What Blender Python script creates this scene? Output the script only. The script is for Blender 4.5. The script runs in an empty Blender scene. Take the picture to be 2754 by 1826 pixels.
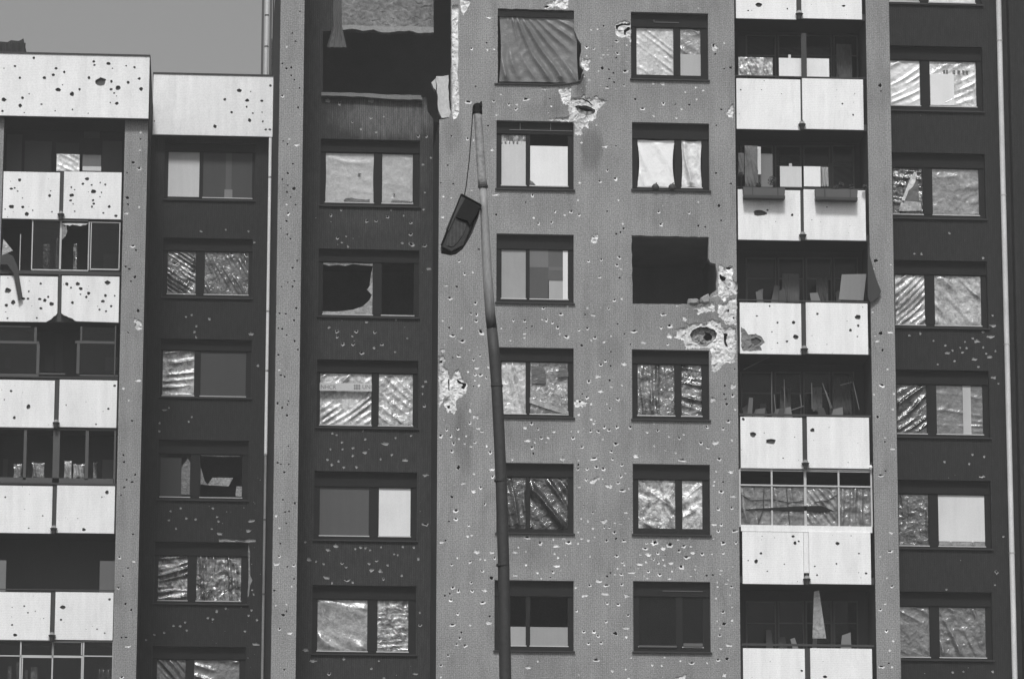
import bpy, math, random
from mathutils import Vector, Matrix, noise, geometry
R = random.Random(7)
sc = bpy.context.scene
col = sc.collection

# ------------------------------------------------------------------ camera
W0, H0, F0 = 2754.0, 1826.0, 11300.0          # photograph size and focal length in photo pixels
def nrm(v): return Vector(v).normalized()
U_ = nrm((113.0, -50600.0, F0))               # world up seen from the camera (x right, y down, z forward)
yn = (F0 * F0 - 113.0 * 817.0) / 50600.0
N_ = nrm((-817.0, yn, F0))                    # into the facade
R_ = N_.cross(U_) * -1.0
if R_.x < 0: R_ = -R_
CAM = Vector((0.0, 0.0, 1.6))
cam_d = bpy.data.cameras.new('camera'); cam = bpy.data.objects.new('camera', cam_d); col.objects.link(cam)
cam_d.sensor_width = 36.0; cam_d.lens = F0 / W0 * 36.0; cam_d.clip_end = 2000; cam_d.clip_start = 0.5
ex = Vector((R_.x, N_.x, U_.x)); ey = Vector((R_.y, N_.y, U_.y)); ez = Vector((R_.z, N_.z, U_.z))
m3 = Matrix((ex, -ey, -ez)).transposed()
cam.matrix_world = Matrix.Translation(CAM) @ m3.to_4x4()
sc.camera = cam
def P(px, py, Y):
    """where the sight line through a photograph point meets the vertical plane at depth Y"""
    d = ex * (px - W0 / 2) + ey * (py - H0 / 2) + ez * F0
    t = Y / d.y
    return (CAM.x + d.x * t, CAM.z + d.z * t)     # (X, Z)

# ------------------------------------------------------------------ light
SUN_EL, SUN_AZ = 52.0, -7.0                   # azimuth away from straight behind the camera, towards the left
w = bpy.data.worlds.new('World'); sc.world = w; w.use_nodes = True
nt = w.node_tree; bg = nt.nodes['Background']
sky = nt.nodes.new('ShaderNodeTexSky'); sky.sky_type = 'NISHITA'; sky.sun_disc = False
sky.sun_elevation = math.radians(SUN_EL); sky.sun_rotation = math.radians(180.0 - SUN_AZ)
sky.air_density = 1.3; sky.dust_density = 4.0; sky.ozone_density = 1.0
bw = nt.nodes.new('ShaderNodeRGBToBW')
nt.links.new(sky.outputs[0], bw.inputs[0]); nt.links.new(bw.outputs[0], bg.inputs[0]); bg.inputs[1].default_value = 0.094
sd = bpy.data.lights.new('sun', 'SUN'); sd.energy = 2.25; sd.angle = math.radians(9.0); sd.color = (1, 1, 1)
sun = bpy.data.objects.new('sun', sd); col.objects.link(sun)
sv = Vector((math.sin(math.radians(SUN_AZ)) * math.cos(math.radians(SUN_EL)), -math.cos(math.radians(SUN_AZ)) * math.cos(math.radians(SUN_EL)), math.sin(math.radians(SUN_EL))))
sun.rotation_euler = sv.to_track_quat('Z', 'Y').to_euler(); sun.location = (0, 0, 60)
sc.view_settings.view_transform = 'Standard'; sc.view_settings.look = 'None'
sc.view_settings.exposure = 0.14; sc.view_settings.gamma = 1.0; sc.view_settings.use_curve_mapping = False
try: sc.cycles.max_bounces = 5; sc.cycles.transparent_max_bounces = 8; sc.cycles.use_denoising = True
except Exception: pass

BLACK_LIFT = .0007
# ------------------------------------------------------------------ materials
def nodes(name):
    m = bpy.data.materials.new(name); m.use_nodes = True
    return m, m.node_tree, m.node_tree.nodes['Principled BSDF']
def math_(nt, op, a, b):
    n = nt.nodes.new('ShaderNodeMath'); n.operation = op
    for i, v in enumerate((a, b)):
        if hasattr(v, 'is_linked'): nt.links.new(v, n.inputs[i])
        else: n.inputs[i].default_value = v
    return n.outputs[0]
def noise_(nt, scale, detail=4, rough=.6, stretch=(1, 1, 1), loc=(0, 0, 0), dist=0):
    g = nt.nodes.new('ShaderNodeNewGeometry'); mp = nt.nodes.new('ShaderNodeMapping')
    mp.inputs['Scale'].default_value = stretch; mp.inputs['Location'].default_value = loc
    nt.links.new(g.outputs['Position'], mp.inputs[0])
    n = nt.nodes.new('ShaderNodeTexNoise'); n.inputs['Scale'].default_value = scale; n.inputs['Detail'].default_value = detail
    n.inputs['Roughness'].default_value = rough; n.inputs['Distortion'].default_value = dist
    nt.links.new(mp.outputs[0], n.inputs['Vector'])
    return n.outputs[0]
MATS = {}
def M(name, a, rough=.85, grain=.25, blotch=.2, streak=0.0, ribs=0.0, bump=.3, spec=.3, rib_pitch=.034, gscale=30, hatch=0.0, stains=(), vgrain=0.0, dirt=0.0, sY=103.0):
    if name in MATS: return MATS[name]
    m, t, b = nodes(name)
    v = None
    n1 = noise_(t, gscale, 3, .7)
    v = math_(t, 'MULTIPLY_ADD', n1, grain * 2); v.node.inputs[2].default_value = 1 - grain
    if blotch:
        n2 = noise_(t, .8, 5, .6)
        k = math_(t, 'MULTIPLY_ADD', n2, blotch * 2); k.node.inputs[2].default_value = 1 - blotch
        v = math_(t, 'MULTIPLY', v, k)
    if streak:
        n3 = noise_(t, 1.0, 5, .6, (5, 5, .35))
        k = math_(t, 'MULTIPLY_ADD', n3, streak * 2); k.node.inputs[2].default_value = 1 - streak
        v = math_(t, 'MULTIPLY', v, k)
    if ribs or hatch:
        g = t.nodes.new('ShaderNodeNewGeometry'); sp = t.nodes.new('ShaderNodeSeparateXYZ'); t.links.new(g.outputs['Position'], sp.inputs[0])
        x = math_(t, 'ADD', sp.outputs[0], sp.outputs[1])
        if ribs:
            s = math_(t, 'SINE', math_(t, 'MULTIPLY', x, 2 * math.pi / rib_pitch), 0)
            k = math_(t, 'MULTIPLY_ADD', s, ribs); k.node.inputs[2].default_value = 1
            v = math_(t, 'MULTIPLY', v, k)
        if hatch:
            s = math_(t, 'SINE', math_(t, 'MULTIPLY', sp.outputs[2], 2 * math.pi / .046), 0)
            k = math_(t, 'MULTIPLY_ADD', s, hatch); k.node.inputs[2].default_value = 1
            v = math_(t, 'MULTIPLY', v, k)
    if vgrain:
        n4 = noise_(t, 1.0, 3, .7, (15, 15, 3.0))
        mr = t.nodes.new('ShaderNodeMapRange'); mr.inputs[1].default_value = .36; mr.inputs[2].default_value = .64; mr.inputs[3].default_value = 1 - vgrain; mr.inputs[4].default_value = 1 + vgrain
        t.links.new(n4, mr.inputs[0]); v = math_(t, 'MULTIPLY', v, mr.outputs[0])
    if dirt:
        n5 = noise_(t, 1.0, 7, .68, (2.2, 2.2, .7), (3, 1, 7), .5)
        mr = t.nodes.new('ShaderNodeMapRange'); mr.inputs[1].default_value = .50; mr.inputs[2].default_value = .74; mr.inputs[3].default_value = 1; mr.inputs[4].default_value = 1 - dirt
        t.links.new(n5, mr.inputs[0]); v = math_(t, 'MULTIPLY', v, mr.outputs[0])
    if stains:
        g = t.nodes.new('ShaderNodeNewGeometry'); sp = t.nodes.new('ShaderNodeSeparateXYZ'); t.links.new(g.outputs['Position'], sp.inputs[0])
        nd = noise_(t, 2.5, 5, .7, (2.2, 1, .5))
        for px, py, rx, ry, k0 in stains:
            cx, cz = P(px, py, sY)
            dx = math_(t, 'POWER', math_(t, 'ABSOLUTE', math_(t, 'DIVIDE', math_(t, 'SUBTRACT', sp.outputs[0], cx), rx * .0091), 0), 2)
            dz = math_(t, 'POWER', math_(t, 'ABSOLUTE', math_(t, 'DIVIDE', math_(t, 'SUBTRACT', sp.outputs[2], cz), ry * .0091), 0), 2)
            d = math_(t, 'ADD', math_(t, 'ADD', dx, dz), math_(t, 'MULTIPLY', math_(t, 'SUBTRACT', nd, .5), 2.2))
            mr = t.nodes.new('ShaderNodeMapRange'); mr.inputs[1].default_value = .25; mr.inputs[2].default_value = 1.15; mr.inputs[3].default_value = 1 - k0; mr.inputs[4].default_value = 1
            t.links.new(d, mr.inputs[0]); v = math_(t, 'MULTIPLY', v, mr.outputs[0])
    v = math_(t, 'MULTIPLY', v, a)
    c = t.nodes.new('ShaderNodeCombineColor')
    for i in range(3): t.links.new(v, c.inputs[i])
    t.links.new(c.outputs[0], b.inputs['Base Color'])
    b.inputs['Roughness'].default_value = rough; b.inputs['Specular IOR Level'].default_value = spec
    if bump:
        bp = t.nodes.new('ShaderNodeBump'); bp.inputs['Strength'].default_value = bump; bp.inputs['Distance'].default_value = .01
        t.links.new(n1, bp.inputs['Height']); t.links.new(bp.outputs[0], b.inputs['Normal'])
    MATS[name] = m
    return m
def plastic(level, dark=.5, rough=.2, seed=0):
    """crumpled polythene: milky where it is dusty, darker where one sees through it"""
    name = 'polythene_%d_%d_%d' % (int(level * 100), int(dark * 100), seed % 4)
    if name in MATS: return MATS[name]
    m, t, b = nodes(name)
    n1 = noise_(t, 2.2, 6, .65, (1, 1, 1), (seed * 3.1, 0, 0), 1.2)
    rp = t.nodes.new('ShaderNodeMapRange'); rp.inputs[1].default_value = .42; rp.inputs[2].default_value = .58
    rp.inputs[3].default_value = level * (1 - dark); rp.inputs[4].default_value = level
    t.links.new(n1, rp.inputs[0])
    n2 = noise_(t, 9, 6, .7, (1, 1, .8), (seed, 0, 0), .8)
    mr = t.nodes.new('ShaderNodeMapRange'); mr.inputs[1].default_value = .36; mr.inputs[2].default_value = .64; mr.inputs[3].default_value = 1 - .8 * dark - .04; mr.inputs[4].default_value = 1.22
    t.links.new(n2, mr.inputs[0])
    v = math_(t, 'MINIMUM', math_(t, 'MULTIPLY', rp.outputs[0], mr.outputs[0]), .85)
    c = t.nodes.new('ShaderNodeCombineColor')
    for i in range(3): t.links.new(v, c.inputs[i])
    t.links.new(c.outputs[0], b.inputs['Base Color'])
    b.inputs['Roughness'].default_value = max(.10, .34 - .32 * dark); b.inputs['Specular IOR Level'].default_value = 1.0; b.inputs['IOR'].default_value = 1.75
    bp = t.nodes.new('ShaderNodeBump'); bp.inputs['Strength'].default_value = min(.9, .22 + .9 * dark); bp.inputs['Distance'].default_value = .036
    n3 = noise_(t, 8.5, 7, .6, (1, 1, 1), (seed * 2, 0, 0), .25)
    t.links.new(n3, bp.inputs['Height']); t.links.new(bp.outputs[0], b.inputs['Normal'])
    MATS[name] = m
    return m
def glass():
    if 'glass' in MATS: return MATS['glass']
    m, t, b = nodes('glass')
    b.inputs['Base Color'].default_value = (.02, .02, .02, 1); b.inputs['Roughness'].default_value = .08
    tr = t.nodes.new('ShaderNodeBsdfTransparent'); tr.inputs[0].default_value = (.8, .8, .8, 1)
    mx = t.nodes.new('ShaderNodeMixShader'); mx.inputs[0].default_value = .2
    t.links.new(tr.outputs[0], mx.inputs[1]); t.links.new(b.outputs[0], mx.inputs[2])
    t.links.new(mx.outputs[0], t.nodes['Material Output'].inputs[0])
    MATS['glass'] = m
    return m
STAINS = [(1592, 400, 34, 75, .38), (1562, 232, 22, 42, .5), (1505, 275, 40, 45, .22), (1450, 300, 60, 25, .12), (1225, 1040, 45, 150, .16), (1245, 1190, 28, 110, .28), (1640, 950, 40, 60, .2), (1215, 360, 30, 60, .2), (1890, 830, 60, 50, .25), (1960, 850, 40, 60, .2)] + [(x, y, 115, 60, .12) for x, y in ((1805, 560), (1440, 555), (1805, 250), (1800, 860), (1440, 860), (1440, 1160), (1805, 1175), (1440, 1480), (1805, 1480), (1440, 1800), (1805, 1800))]
GREY = M('grey_render', .262, grain=1.25, blotch=.22, streak=.22, dirt=.22, ribs=.08, rib_pitch=.05, hatch=.08, bump=.6, stains=STAINS)
CLAD = M('dark_ribbed_cladding', .031, grain=1.2, blotch=.25, streak=.2, ribs=.24, rib_pitch=.056, bump=.5, vgrain=.28, sY=106.0, stains=[(1040, 318, 165, 66, -2.4), (1120, 470, 40, 160, -.5), (1000, 590, 120, 50, -.35), (930, 60, 60, 60, -.6)])
CLAD2 = M('darker_ribbed_cladding', .018, grain=1.2, blotch=.25, streak=.2, ribs=.24, rib_pitch=.056, bump=.5, vgrain=.3)
PLAS = M('bare_plaster', .66, grain=.9, blotch=.5, bump=1.0, gscale=11, dirt=.55)
RUB = M('rubble_fill', .30, grain=1.0, blotch=.6, bump=1.0, gscale=12, dirt=.5)
PLAS2 = M('plaster_on_cladding', .30, grain=.4, blotch=.3, bump=1.0, gscale=16)
PIT = M('deep_hole', .03, grain=.3, bump=.5)
WHITE = M('white_panel', .84, rough=.55, grain=.25, blotch=.08, streak=.16, dirt=.13, ribs=.035, hatch=.035, bump=.08)
SCAR = M('scarred_board', .20, grain=.5, blotch=.3, bump=1.0)
HOLE = M('holed_board_edge', .09, grain=.6, blotch=.3, bump=.6)
FRAME = M('dark_frame', .014, rough=.6, grain=.4, bump=.1, spec=.12)
BOX = M('shutter_box', .014, rough=.7, grain=.6, ribs=.3, bump=.1, spec=.12)
SILL = M('dark_sill', .03, rough=.45, grain=.2, bump=.1)
ALU = M('bare_metal', .50, rough=.4, grain=.15, bump=.1)
INT = M('interior', .16, grain=.3, blotch=.4, bump=.2)
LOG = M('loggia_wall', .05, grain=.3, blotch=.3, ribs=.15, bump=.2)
DPOST = M('dark_post', .04, rough=.6, bump=.1)
CONC = M('concrete', .30, grain=.4, blotch=.4, bump=1.0, gscale=14)
def board(a): return M('board_%d' % int(a * 1000), a, rough=.6, grain=.12, blotch=.15, streak=.12, ribs=.04, bump=.1)

# ------------------------------------------------------------------ mesh helper
class MB:
    def __init__(s): s.v = []; s.f = []; s.m = []; s.smooth = False
    def quad(s, a, b, c, d, mi=0):
        i = len(s.v); s.v += [a, b, c, d]; s.f.append((i, i + 1, i + 2, i + 3)); s.m.append(mi)
    def tri(s, a, b, c, mi=0):
        i = len(s.v); s.v += [a, b, c]; s.f.append((i, i + 1, i + 2)); s.m.append(mi)
    def box(s, x0, x1, y0, y1, z0, z1, mi=0):
        i = len(s.v)
        s.v += [(x0, y0, z0), (x1, y0, z0), (x1, y1, z0), (x0, y1, z0), (x0, y0, z1), (x1, y0, z1), (x1, y1, z1), (x0, y1, z1)]
        for q in ((0, 1, 5, 4), (1, 2, 6, 5), (2, 3, 7, 6), (3, 0, 4, 7), (4, 5, 6, 7), (3, 2, 1, 0)):
            s.f.append(tuple(i + k for k in q)); s.m.append(mi)
    def tube(s, pts, rads, n=10, mi=0, cap=True):
        pts = [Vector(p) for p in pts]; base = len(s.v)
        for k, p in enumerate(pts):
            d = (pts[min(k + 1, len(pts) - 1)] - pts[max(k - 1, 0)]).normalized()
            a = d.orthogonal().normalized() if abs(d.z) < .9 else Vector((1, 0, 0)).cross(d).normalized()
            b = d.cross(a)
            for j in range(n):
                t = 2 * math.pi * j / n
                s.v.append(tuple(p + (a * math.cos(t) + b * math.sin(t)) * rads[k]))
        for k in range(len(pts) - 1):
            for j in range(n):
                s.f.append((base + k * n + j, base + k * n + (j + 1) % n, base + (k + 1) * n + (j + 1) % n, base + (k + 1) * n + j)); s.m.append(mi)
        if cap:
            s.f.append(tuple(base + j for j in range(n))[::-1]); s.m.append(mi)
            s.f.append(tuple(base + (len(pts) - 1) * n + j for j in range(n))); s.m.append(mi)
    def prism(s, pts, Y0, Y1, mi=0):
        """pts: outline in X,Z; extruded from Y0 to Y1"""
        n = len(pts); i = len(s.v)
        s.v += [(x, Y0, z) for x, z in pts] + [(x, Y1, z) for x, z in pts]
        s.f.append(tuple(range(i, i + n))); s.m.append(mi)
        s.f.append(tuple(range(i + 2 * n - 1, i + n - 1, -1))); s.m.append(mi)
        for k in range(n):
            s.f.append((i + k, i + n + k, i + n + (k + 1) % n, i + (k + 1) % n)); s.m.append(mi)
    def build(s, name, mats, parent=None, **tags):
        if not isinstance(mats, (list, tuple)): mats = [mats]
        xs = [p[0] for p in s.v]; ys = [p[1] for p in s.v]; zs = [p[2] for p in s.v]
        o0 = Vector(((min(xs) + max(xs)) / 2, (min(ys) + max(ys)) / 2, min(zs)))
        me = bpy.data.meshes.new(name)
        me.from_pydata([(a - o0.x, b - o0.y, c - o0.z) for a, b, c in s.v], [], s.f); me.update()
        for m in mats: me.materials.append(m)
        me.polygons.foreach_set('material_index', s.m)
        if s.smooth: me.polygons.foreach_set('use_smooth', [True] * len(s.f))
        o = bpy.data.objects.new(name, me); col.objects.link(o); o.location = o0
        adopt(o, parent, o0)
        for k, v in tags.items(): o[k] = v
        return o
WORLD = {}
def adopt(o, parent, o0):
    WORLD[o] = Vector(o0)
    if parent is not None:
        o.parent = parent; o.matrix_parent_inverse = Matrix.Identity(4); o.location = Vector(o0) - WORLD[parent]
def empty(name, loc, **tags):
    o = bpy.data.objects.new(name, None); col.objects.link(o); o.location = loc; WORLD[o] = Vector(loc)
    for k, v in tags.items(): o[k] = v
    return o
def pbox(mb, x0, y0, x1, y1, Y, t, mi=0):
    """box whose front face fills photo rectangle at depth Y"""
    xm, ym = (x0 + x1) / 2, (y0 + y1) / 2
    X0 = P(x0, ym, Y)[0]; X1 = P(x1, ym, Y)[0]; Z1 = P(xm, y0, Y)[1]; Z0 = P(xm, y1, Y)[1]
    mb.box(X0, X1, Y, Y + t, Z0, Z1, mi)
def prect(x0, y0, x1, y1, Y):
    xm, ym = (x0 + x1) / 2, (y0 + y1) / 2
    return (P(x0, ym, Y)[0], P(x1, ym, Y)[0], P(xm, y1, Y)[1], P(xm, y0, Y)[1])     # X0 X1 Z0 Z1
def rpoly(r): return [(r[0], r[2]), (r[1], r[2]), (r[1], r[3]), (r[0], r[3])]
def inside(p, poly):
    c = False; n = len(poly)
    for i in range(n):
        a, b = poly[i], poly[i - 1]
        if (a[1] > p[1]) != (b[1] > p[1]) and p[0] < (b[0] - a[0]) * (p[1] - a[1]) / (b[1] - a[1]) + a[0]: c = not c
    return c
def dist_poly(p, poly):
    d = 1e9; n = len(poly)
    for i in range(n):
        a, b = Vector(poly[i]), Vector(poly[i - 1]); ab = b - a
        t = max(0, min(1, (Vector(p) - a).dot(ab) / max(ab.length_squared, 1e-12)))
        d = min(d, (Vector(p) - a - ab * t).length)
    return d
def ragged(poly, step=.05, jit=.02, rnd=R):
    out = []; n = len(poly)
    for i in range(n):
        a, b = Vector(poly[i]), Vector(poly[(i + 1) % n]); L = (b - a).length; k = max(1, int(L / step))
        nn = Vector((-(b - a).y, (b - a).x)).normalized() if L > 1e-6 else Vector((0, 0))
        for j in range(k):
            p = a + (b - a) * (j / k)
            if j: p = p + nn * rnd.uniform(-jit, jit)
            out.append((p.x, p.y))
    return out
def rag_open(pts, step=.06, jit=.012):
    out = []
    for a, b in zip(pts, pts[1:]):
        a, b = Vector(a), Vector(b); L = (b - a).length; k = max(1, int(L / step)); nn = Vector((-(b - a).y, (b - a).x)).normalized()
        for j in range(k):
            p = a + (b - a) * (j / k)
            if j: p = p + nn * R.uniform(-jit, jit)
            out.append((p.x, p.y))
    return out + [tuple(pts[-1])]
def surface(mb, outer, holes, Y, mi=0, relief=0.0, gap=.055):
    """flat wall face with real holes cut in it"""
    vs = []; fs = []
    for poly in [outer] + holes:
        if sum(poly[i - 1][0] * poly[i][1] - poly[i][0] * poly[i - 1][1] for i in range(len(poly))) < 0: poly = poly[::-1]
        fs.append(list(range(len(vs), len(vs) + len(poly)))); vs += [Vector(p) for p in poly]
    nb = len(vs)
    if relief:
        xs = [p[0] for p in outer]; zs = [p[1] for p in outer]
        for k in range(int((max(xs) - min(xs)) * (max(zs) - min(zs)) / gap ** 2)):
            p = (R.uniform(min(xs), max(xs)), R.uniform(min(zs), max(zs)))
            if inside(p, outer) and dist_poly(p, outer) > .012 and not any(inside(p, h) or dist_poly(p, h) < .012 for h in holes): vs.append(Vector(p))
    r = geometry.delaunay_2d_cdt(vs, [], fs, 0, 1e-5)
    base = len(mb.v)
    for k, p in enumerate(r[0]):
        o_ = r[3][k]; inner = relief and o_ and min(o_) >= nb
        mb.v.append((p.x, Y + (R.uniform(-.6, 1.0) * relief if inner else 0), p.y))
    for f, of in zip(r[2], r[5]):
        if list(of) == [0]:
            a, b, c = [r[0][k] for k in f]
            if (b - a).cross(c - a) < 0: f = f[::-1]
            mb.f.append(tuple(base + k for k in f)); mb.m.append(mi)
def rim(mb, poly, Y0, Y1, mi):
    n = len(poly)
    for i in range(n):
        a, b = poly[i], poly[(i + 1) % n]
        mb.quad((a[0], Y0, a[1]), (b[0], Y0, b[1]), (b[0], Y1, b[1]), (a[0], Y1, a[1]), mi)
def crater(mb, poly, c, r, Y, kind, mi_l, mi_d):
    """bowl knocked out of the face: light plaster ring, deep bore in its upper part"""
    n = len(poly)
    def ring(cx, cz, k, Yr): return [(cx + (p[0] - c[0]) * k, Yr, cz + (p[1] - c[1]) * k) for p in poly]
    r0 = [(p[0], Y, p[1]) for p in poly]
    def strip(a, b, mi):
        for i in range(n): mb.quad(a[i], a[(i + 1) % n], b[(i + 1) % n], b[i], mi)
    def cap(a, mi):
        i0 = len(mb.v); mb.v += a; mb.f.append(tuple(range(i0, i0 + n))); mb.m.append(mi)
    if kind == 'c':
        r1 = ring(c[0], c[1], .6, Y + .28 * r); strip(r0, r1, mi_l); cap(r1, mi_l)
    elif kind == 'p':
        r1 = ring(c[0], c[1], .86, Y + .12 * r); r2 = ring(c[0], c[1] + .05 * r, .7, Y + 3.0 * r)
        strip(r0, r1, mi_l); strip(r1, r2, mi_d); cap(r2, mi_d)
    else:
        ox, oz = R.uniform(-.25, .15) * r, R.uniform(.05, .32) * r
        r1 = ring(c[0] + ox, c[1] + oz, .52, Y + .32 * r); r2 = ring(c[0] + ox, c[1] + oz, .42, Y + 3.0 * r)
        strip(r0, r1, mi_l); strip(r1, r2, mi_d); cap(r2, mi_d)
def blob(c, r, n=9, asp=1.0, rnd=R, mild=False):
    a0 = rnd.uniform(0, 6.28)
    lob = [rnd.uniform(.55, 1.5) if r > .03 and i % 2 else rnd.uniform(.7, 1.15) for i in range(n)]
    if mild: lob = [rnd.uniform(.82, 1.18) for i in range(n)]
    return [(c[0] + r * asp * lob[i] * math.cos(a0 + 2 * math.pi * i / n) , c[1] + r / asp * lob[i] * math.sin(a0 + 2 * math.pi * i / n)) for i in range(n)]
RAD = {'c': 8.5, 'C': 15.5, 'b': 12.5, 'B': 17, 'p': 9, 'P': 14}
def wall(name, Y, outer, opens, craters, spalls, mats, parent, reveal=.16, reveal_mi=0, thick=0, chips=0, chip_zone=None, more=(), **tags):
    """outer, opens, spalls: world outlines (X,Z). craters: (px,py,kind[,r]) in photo pixels.
    spalls: (outline, depth, [deep holes])   mats: face, exposed, bore"""
    mb = MB(); holes = []; rest = []
    for o in opens: holes.append(o)
    for s in spalls: holes.append(s[0])
    placed = []
    def try_(c, r, kind, asp):
        for q in placed:
            if (q[0] - c[0]) ** 2 + (q[1] - c[1]) ** 2 < ((q[2] + r) * 1.35) ** 2: return
        if not inside(c, outer) or dist_poly(c, outer) < r * 1.5: return
        for h in holes0:
            if inside(c, h) or dist_poly(c, h) < r * 1.5: return
        placed.append((c[0], c[1], r)); poly = blob(c, r, 12 if r > .05 else 9 if r > .02 else 7, asp, mild=bool(thick)); holes.append(poly); rest.append((poly, c, r, kind))
    holes0 = list(holes)
    mpp = Y / F0
    for q in craters:
        k = q[2]; r = (q[3] if len(q) > 3 else RAD[k]) / 2.529 * mpp * R.uniform(.85, 1.15)
        asp = R.uniform(1.15, 1.6) if k in 'CB' and len(q) < 4 else R.uniform(.9, 1.15)
        if len(q) > 4: asp = q[4]
        try_(P(q[0], q[1], Y), r, k.lower(), asp)
    for i in range(chips):
        c = P(R.uniform(chip_zone[0], chip_zone[2]), R.uniform(chip_zone[1], chip_zone[3]), Y)
        try_(c, R.uniform(1.6, 4.2) / 2.529 * mpp, R.choice('ccbp'), 1.1)
    for n_, zn_ in more:
        for i in range(n_): try_(P(R.uniform(zn_[0], zn_[2]), R.uniform(zn_[1], zn_[3]), Y), R.choice((2.5, 3.5, 5, 7, 9)) / 2.529 * mpp, R.choice('cccbbp'), R.uniform(.9, 1.5))
    surface(mb, outer, holes, Y, 0)
    for o in opens: rim(mb, o, Y, Y + reveal, reveal_mi)
    for poly, c, r, kind in rest: crater(mb, poly, c, r, Y, kind, 1, 2)
    for s in spalls:
        rim(mb, s[0], Y, Y + s[1], 1)
        bowls = s[3] if len(s) > 3 else []
        surface(mb, s[0], s[2] + [b[0] for b in bowls], Y + s[1], 1, relief=.028)
        for bp_, bd, bh in bowls:
            rim(mb, bp_, Y + s[1], Y + s[1] + bd, 2); surface(mb, bp_, bh, Y + s[1] + bd, 3, relief=.05)
            for h in bh: rim(mb, h, Y + s[1] + bd, Y + s[1] + bd + .3, 2); surface(mb, h, [], Y + s[1] + bd + .3, 2)
        for h in s[2]:
            rim(mb, h, Y + s[1], Y + s[1] + .25, 2)
            surface(mb, h, [], Y + s[1] + .25, 2)
    if thick:
        rim(mb, outer, Y, Y + thick, 0); surface(mb, outer, [], Y + thick, 2)
    return mb.build(name, mats, parent, **tags)
def tile(ox, oy, s):
    """'x,yk x,yk' in enlarged-tile units -> photo pixels"""
    out = []
    for t in s.split():
        k = t[-1]; a = t[:-1].split(',')
        out.append((ox + float(a[0]) / 2.529, oy + float(a[1]) / 2.529, k))
    return out
def spots(ox, oy, s):
    out = []
    for t in s.split():
        a = [float(q) for q in t.split(',')]
        out.append((ox + a[0] / 2.529, oy + a[1] / 2.529, 'p', a[2] * 1.18) + ((a[3],) if len(a) > 3 else ()))
    return out
def zp(ox, oy, Y, pts, step=.06, jit=.018):
    return ragged([P(ox + x / 2.529, oy + y / 2.529, Y) for x, y in pts], step, jit)

# ------------------------------------------------------------------ sheets and boards
def sheet(name, rect, Y, mat, parent, ang=30, freq=7, amp=.012, crum=.012, seed=1, n=52, fan=None, sag=0.0, pull=0.0, **tags):
    X0, X1, Z0, Z1 = rect; mb = MB(); mb.smooth = True
    ca, sa = math.cos(math.radians(ang)), math.sin(math.radians(ang))
    nz = max(8, int(n * (Z1 - Z0) / max(.01, X1 - X0))); nz = min(nz, 90)
    for j in range(nz + 1):
        for i in range(n + 1):
            u, v = i / n, j / nz
            x = X0 + (X1 - X0) * u; z = Z0 + (Z1 - Z0) * v
            q = Vector((x * 1.0 + seed * 7.3, z, seed * 1.7))
            s_c, s_l = x * ca + z * sa, -x * sa + z * ca
            if fan: s_c = math.atan2(x - X0 - fan[0] * (X1 - X0), (Z1 - z) + fan[1]) * .8
            wv = noise.noise(Vector((s_c * 1.3, s_l * .55, seed * 3.3))) * .9 + noise.noise(Vector((s_c * 5, s_l * 1.2, seed))) * .18
            t = s_c * freq + wv
            tr = abs((t % 1.0) - .5) * 2
            g1 = max(0.0, noise.noise(Vector((s_c * 3.5, s_l * .9, seed + 4.0))) + .3) * 1.7
            h = amp * (1 - tr) ** 2.0 * g1 * 2.1 + crum * (noise.ridged_multi_fractal(q * 3.4, .9, 2.1, 4, 1.0, 2.0) - 1.0) * .8
            e = min(u, 1 - u, v, 1 - v); h *= min(1, .25 + e * 10)
            if pull:                              # edges drawn in between the nails
                b = math.sin(math.pi * v); s_ = (u - .5) * 2
                x -= s_ * pull * b * abs(s_) * (X1 - X0)
                z += pull * math.sin(math.pi * u) * (Z1 - Z0) * (-.5 if v > .5 else .3) * abs(v - .5) * 2
            mb.v.append((x, Y - h - sag * math.sin(math.pi * u) * math.sin(math.pi * v), z))
    for j in range(nz):
        for i in range(n):
            a = j * (n + 1) + i; mb.f.append((a, a + 1, a + n + 2, a + n + 1)); mb.m.append(0)
    return mb.build(name, mat, parent, **tags)
def flat_board(name, rect, Y, a, parent, t=.02, **tags):
    mb = MB(); X0, X1, Z0, Z1 = rect; mb.box(X0, X1, Y - t, Y, Z0, Z1)
    return mb.build(name, board(a) if not hasattr(a, 'name') else a, parent, **tags)
def sub(rect, u0, v0, u1, v1):
    """fraction of a rect, v from the top"""
    X0, X1, Z0, Z1 = rect
    return (X0 + (X1 - X0) * u0, X0 + (X1 - X0) * u1, Z1 - (Z1 - Z0) * v1, Z1 - (Z1 - Z0) * v0)
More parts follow.
